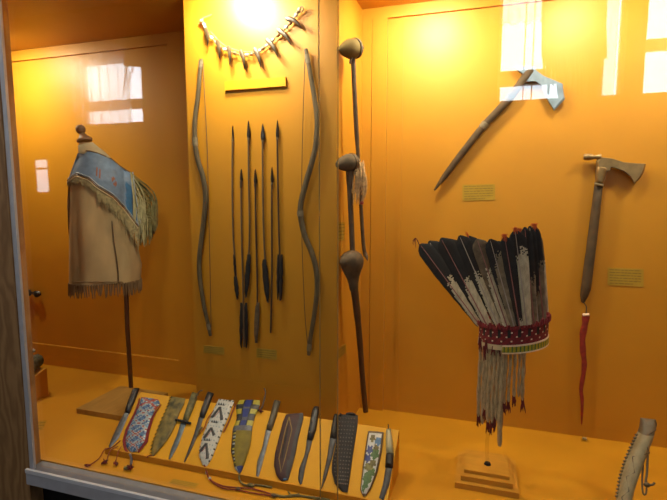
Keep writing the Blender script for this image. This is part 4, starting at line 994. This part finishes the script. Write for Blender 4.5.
# neck lining
b = MB(); b.panel([(78, 145), (78.2, 153)], [(92.6, 142), (111, 158)], lambda x, y, h=0: gat(x, y, SY-0.036-h), 0.006, 8, 6, h0=0); t.part('neck_lining', b, 'hide_pale')
# yoke : sheet from neck line to border, drawn over the body front
TOP = [(78, 152), (88, 150.6), (97, 152.6), (111, 158.4), (120, 166), (130.6, 172.6)]
BOT = [(67.6, 181), (77, 174.8), (89, 179), (98, 187), (113, 196), (125, 208.6), (138.8, 227)]
def samp(P, q):
    ds = [0]
    for a, c in zip(P, P[1:]): ds.append(ds[-1]+math.hypot(c[0]-a[0], c[1]-a[1]))
    d_ = q*ds[-1]
    for i in range(len(P)-1):
        if d_ <= ds[i+1]+1e-9:
            k = (d_-ds[i])/max(1e-9, ds[i+1]-ds[i]); return (lerp(P[i][0], P[i+1][0], k), lerp(P[i][1], P[i+1][1], k))
    return P[-1]
def YK(x, y, h=0.0):
    k = max(0, min(1, (x-118)/22)); yy = lerp(frontY(min(x, 124), y), SY-0.03, k*k); return gat(x, y, yy-0.009-h)
nu, nv = 44, 18; vs = []; fs = []; ms = []
for i in range(nu+1):
    a = samp(TOP, i/nu); c = samp(BOT, i/nu)
    for j in range(nv+1):
        q = j/nv; vs.append(YK(lerp(a[0], c[0], q), lerp(a[1], c[1], q)))
for i in range(nu):
    for j in range(nv):
        fs.append((i*(nv+1)+j, i*(nv+1)+j+1, (i+1)*(nv+1)+j+1, (i+1)*(nv+1)+j))
        u = i/nu; q = j/nv; m = 0
        if u > 0.76+0.12*(1-q) and q > 0.25: m = 1
        if 0.33 < u < 0.40 and 0.42 < q < 0.72 and (i % 2): m = 2
        if 0.55 < u < 0.64 and 0.40 < q < 0.62 and (i+j) % 3: m = 2
        ms.append(m)
# back sheet of the yoke closes it round the shoulders
o_ = len(vs); bv = []
for v in vs: bv.append(v-GN*(2*(v-GC).dot(GN)-0.004))
n0 = len(vs); vs += bv
fs += [tuple(reversed([k+n0 for k in f])) for f in fs[:]]; ms += [0]*len(ms)
for i in range(nu):      # shoulder seam along the top, and the two side edges
    a = i*(nv+1); c = (i+1)*(nv+1); fs.append((a, c, c+n0, a+n0)); ms.append(0)
for j in range(nv):
    fs.append((j, j+n0, j+1+n0, j+1)); ms.append(0)
b = MB(); b.add(vs, fs, ms); yi = t.part('beaded_yoke', b, ['yoke_blue', 'yoke_deep', 'yoke_mark'])
bp_ = [samp(BOT, k/40) for k in range(41)]
for dy, m, r in ((0.2, 'bead_pale', 0.0026), (2.0, 'bead_brown', 0.0022), (3.6, 'hide_pale', 0.0028)):
    b = MB(); b.tube([YK(x-dy*0.25, y+dy-2.2, 0.0035) for x, y in bp_], r, 6); t.part('border_strip', b, m, yi)
b = MB(); b.tube([YK(x, y, 0.001) for x, y in [samp(TOP, k/20) for k in range(21)]], 0.0022, 6); t.part('neck_binding', b, 'bead_brown', yi)
b = MB(); ed = [(130.6, 173), (131.6, 183), (134, 200), (138.8, 226.5)]
b.tube([YK(x, y, 0.001) for x, y in ed], 0.0024, 6); b.tube([YK(x+2.2, y-1, 0.001) for x, y in ed], 0.0022, 6); t.part('sleeve_edge', b, 'bead_pale', yi)
b = MB(); random.seed(31)
for k in range(150):
    q = k/149; x, y = samp(BOT, q); y += 1.2; L_ = lerp(13, 23, q)*random.uniform(0.6, 1.1)*(1 if q > 0.38 else 0.55)
    e = (x+random.uniform(-1, 1), y+L_)
    b.tube([YK(x, y, 0.0), YK((x+e[0])/2, (y+e[1])/2, 0.003), YK(*e, 0.002)], [0.0022, 0.002, 0.0007], 4)
t.part('yoke_fringe', b, 'fringe_tan', yi)
for nn, mm, cnt, seed in (('sleeve_fringe', 'fringe_dark', 46, 5), ('sleeve_fringe', 'fringe_olive', 60, 6), ('sleeve_fringe', 'fringe_pale', 26, 8)):
    b = MB(); random.seed(seed)
    for k in range(cnt):
        q = random.random()**1.3; x, y = samp([(130.6, 172), (132, 183), (134.5, 200), (138.8, 222)], q)
        sp = random.random() if mm != 'fringe_pale' else random.random()*0.5
        yo = SY-0.035+sp*0.06+{'fringe_dark': 0.02, 'fringe_olive': 0, 'fringe_pale': -0.012}[mm]
        ex = lerp(x+3, 157, sp)+random.uniform(-1.5, 1); ey = min(247, lerp(212, 247, random.random()**0.5)-max(0, ex-149)*2.2)
        mx_ = lerp(x, ex, 0.8)+2*sp; my = lerp(y, ey, 0.35)
        b.tube(cat_pts([gat(x, y, SY-0.035), gat(mx_, my, yo), gat(ex+random.uniform(-1, 1), lerp(my, ey, .6), yo), gat(ex, ey, yo)], 3), [0.0024]*6+[0.0022, 0.002, 0.0018, 0.0007], 4)
    t.part(nn, b, mm)
b = MB()
for k in range(26):
    x = 68.6+random.uniform(-0.6, 1.4); y = random.uniform(180, 205)
    b.tube([gat(x, y, SY-0.01), gat(x+random.uniform(-1, 1), y+16, SY-0.012), gat(x+random.uniform(-1, 1), min(240, y+random.uniform(26, 38)), SY-0.01)], [0.0024, 0.0022, 0.0008], 4)
t.part('left_fringe', b, 'hide_brown')
t.done()

# ================================================================ CAMERA, VIEW
cd = bpy.data.cameras.new('Camera'); cam = bpy.data.objects.new('Camera', cd); col.objects.link(cam)
cd.sensor_fit = 'HORIZONTAL'; cd.sensor_width = 36.0; cd.lens = 36.0*F/667; cd.clip_start = 0.02
cam.matrix_world = Matrix(((RT.x, UP.x, -FW.x, CAM.x), (RT.y, UP.y, -FW.y, CAM.y), (RT.z, UP.z, -FW.z, CAM.z), (0, 0, 0, 1)))
scene.camera = cam
vs_ = scene.view_settings; vs_.view_transform = 'Standard'; vs_.look = 'None'; vs_.gamma = 1; vs_.exposure = 0.0; vs_.use_curve_mapping = False
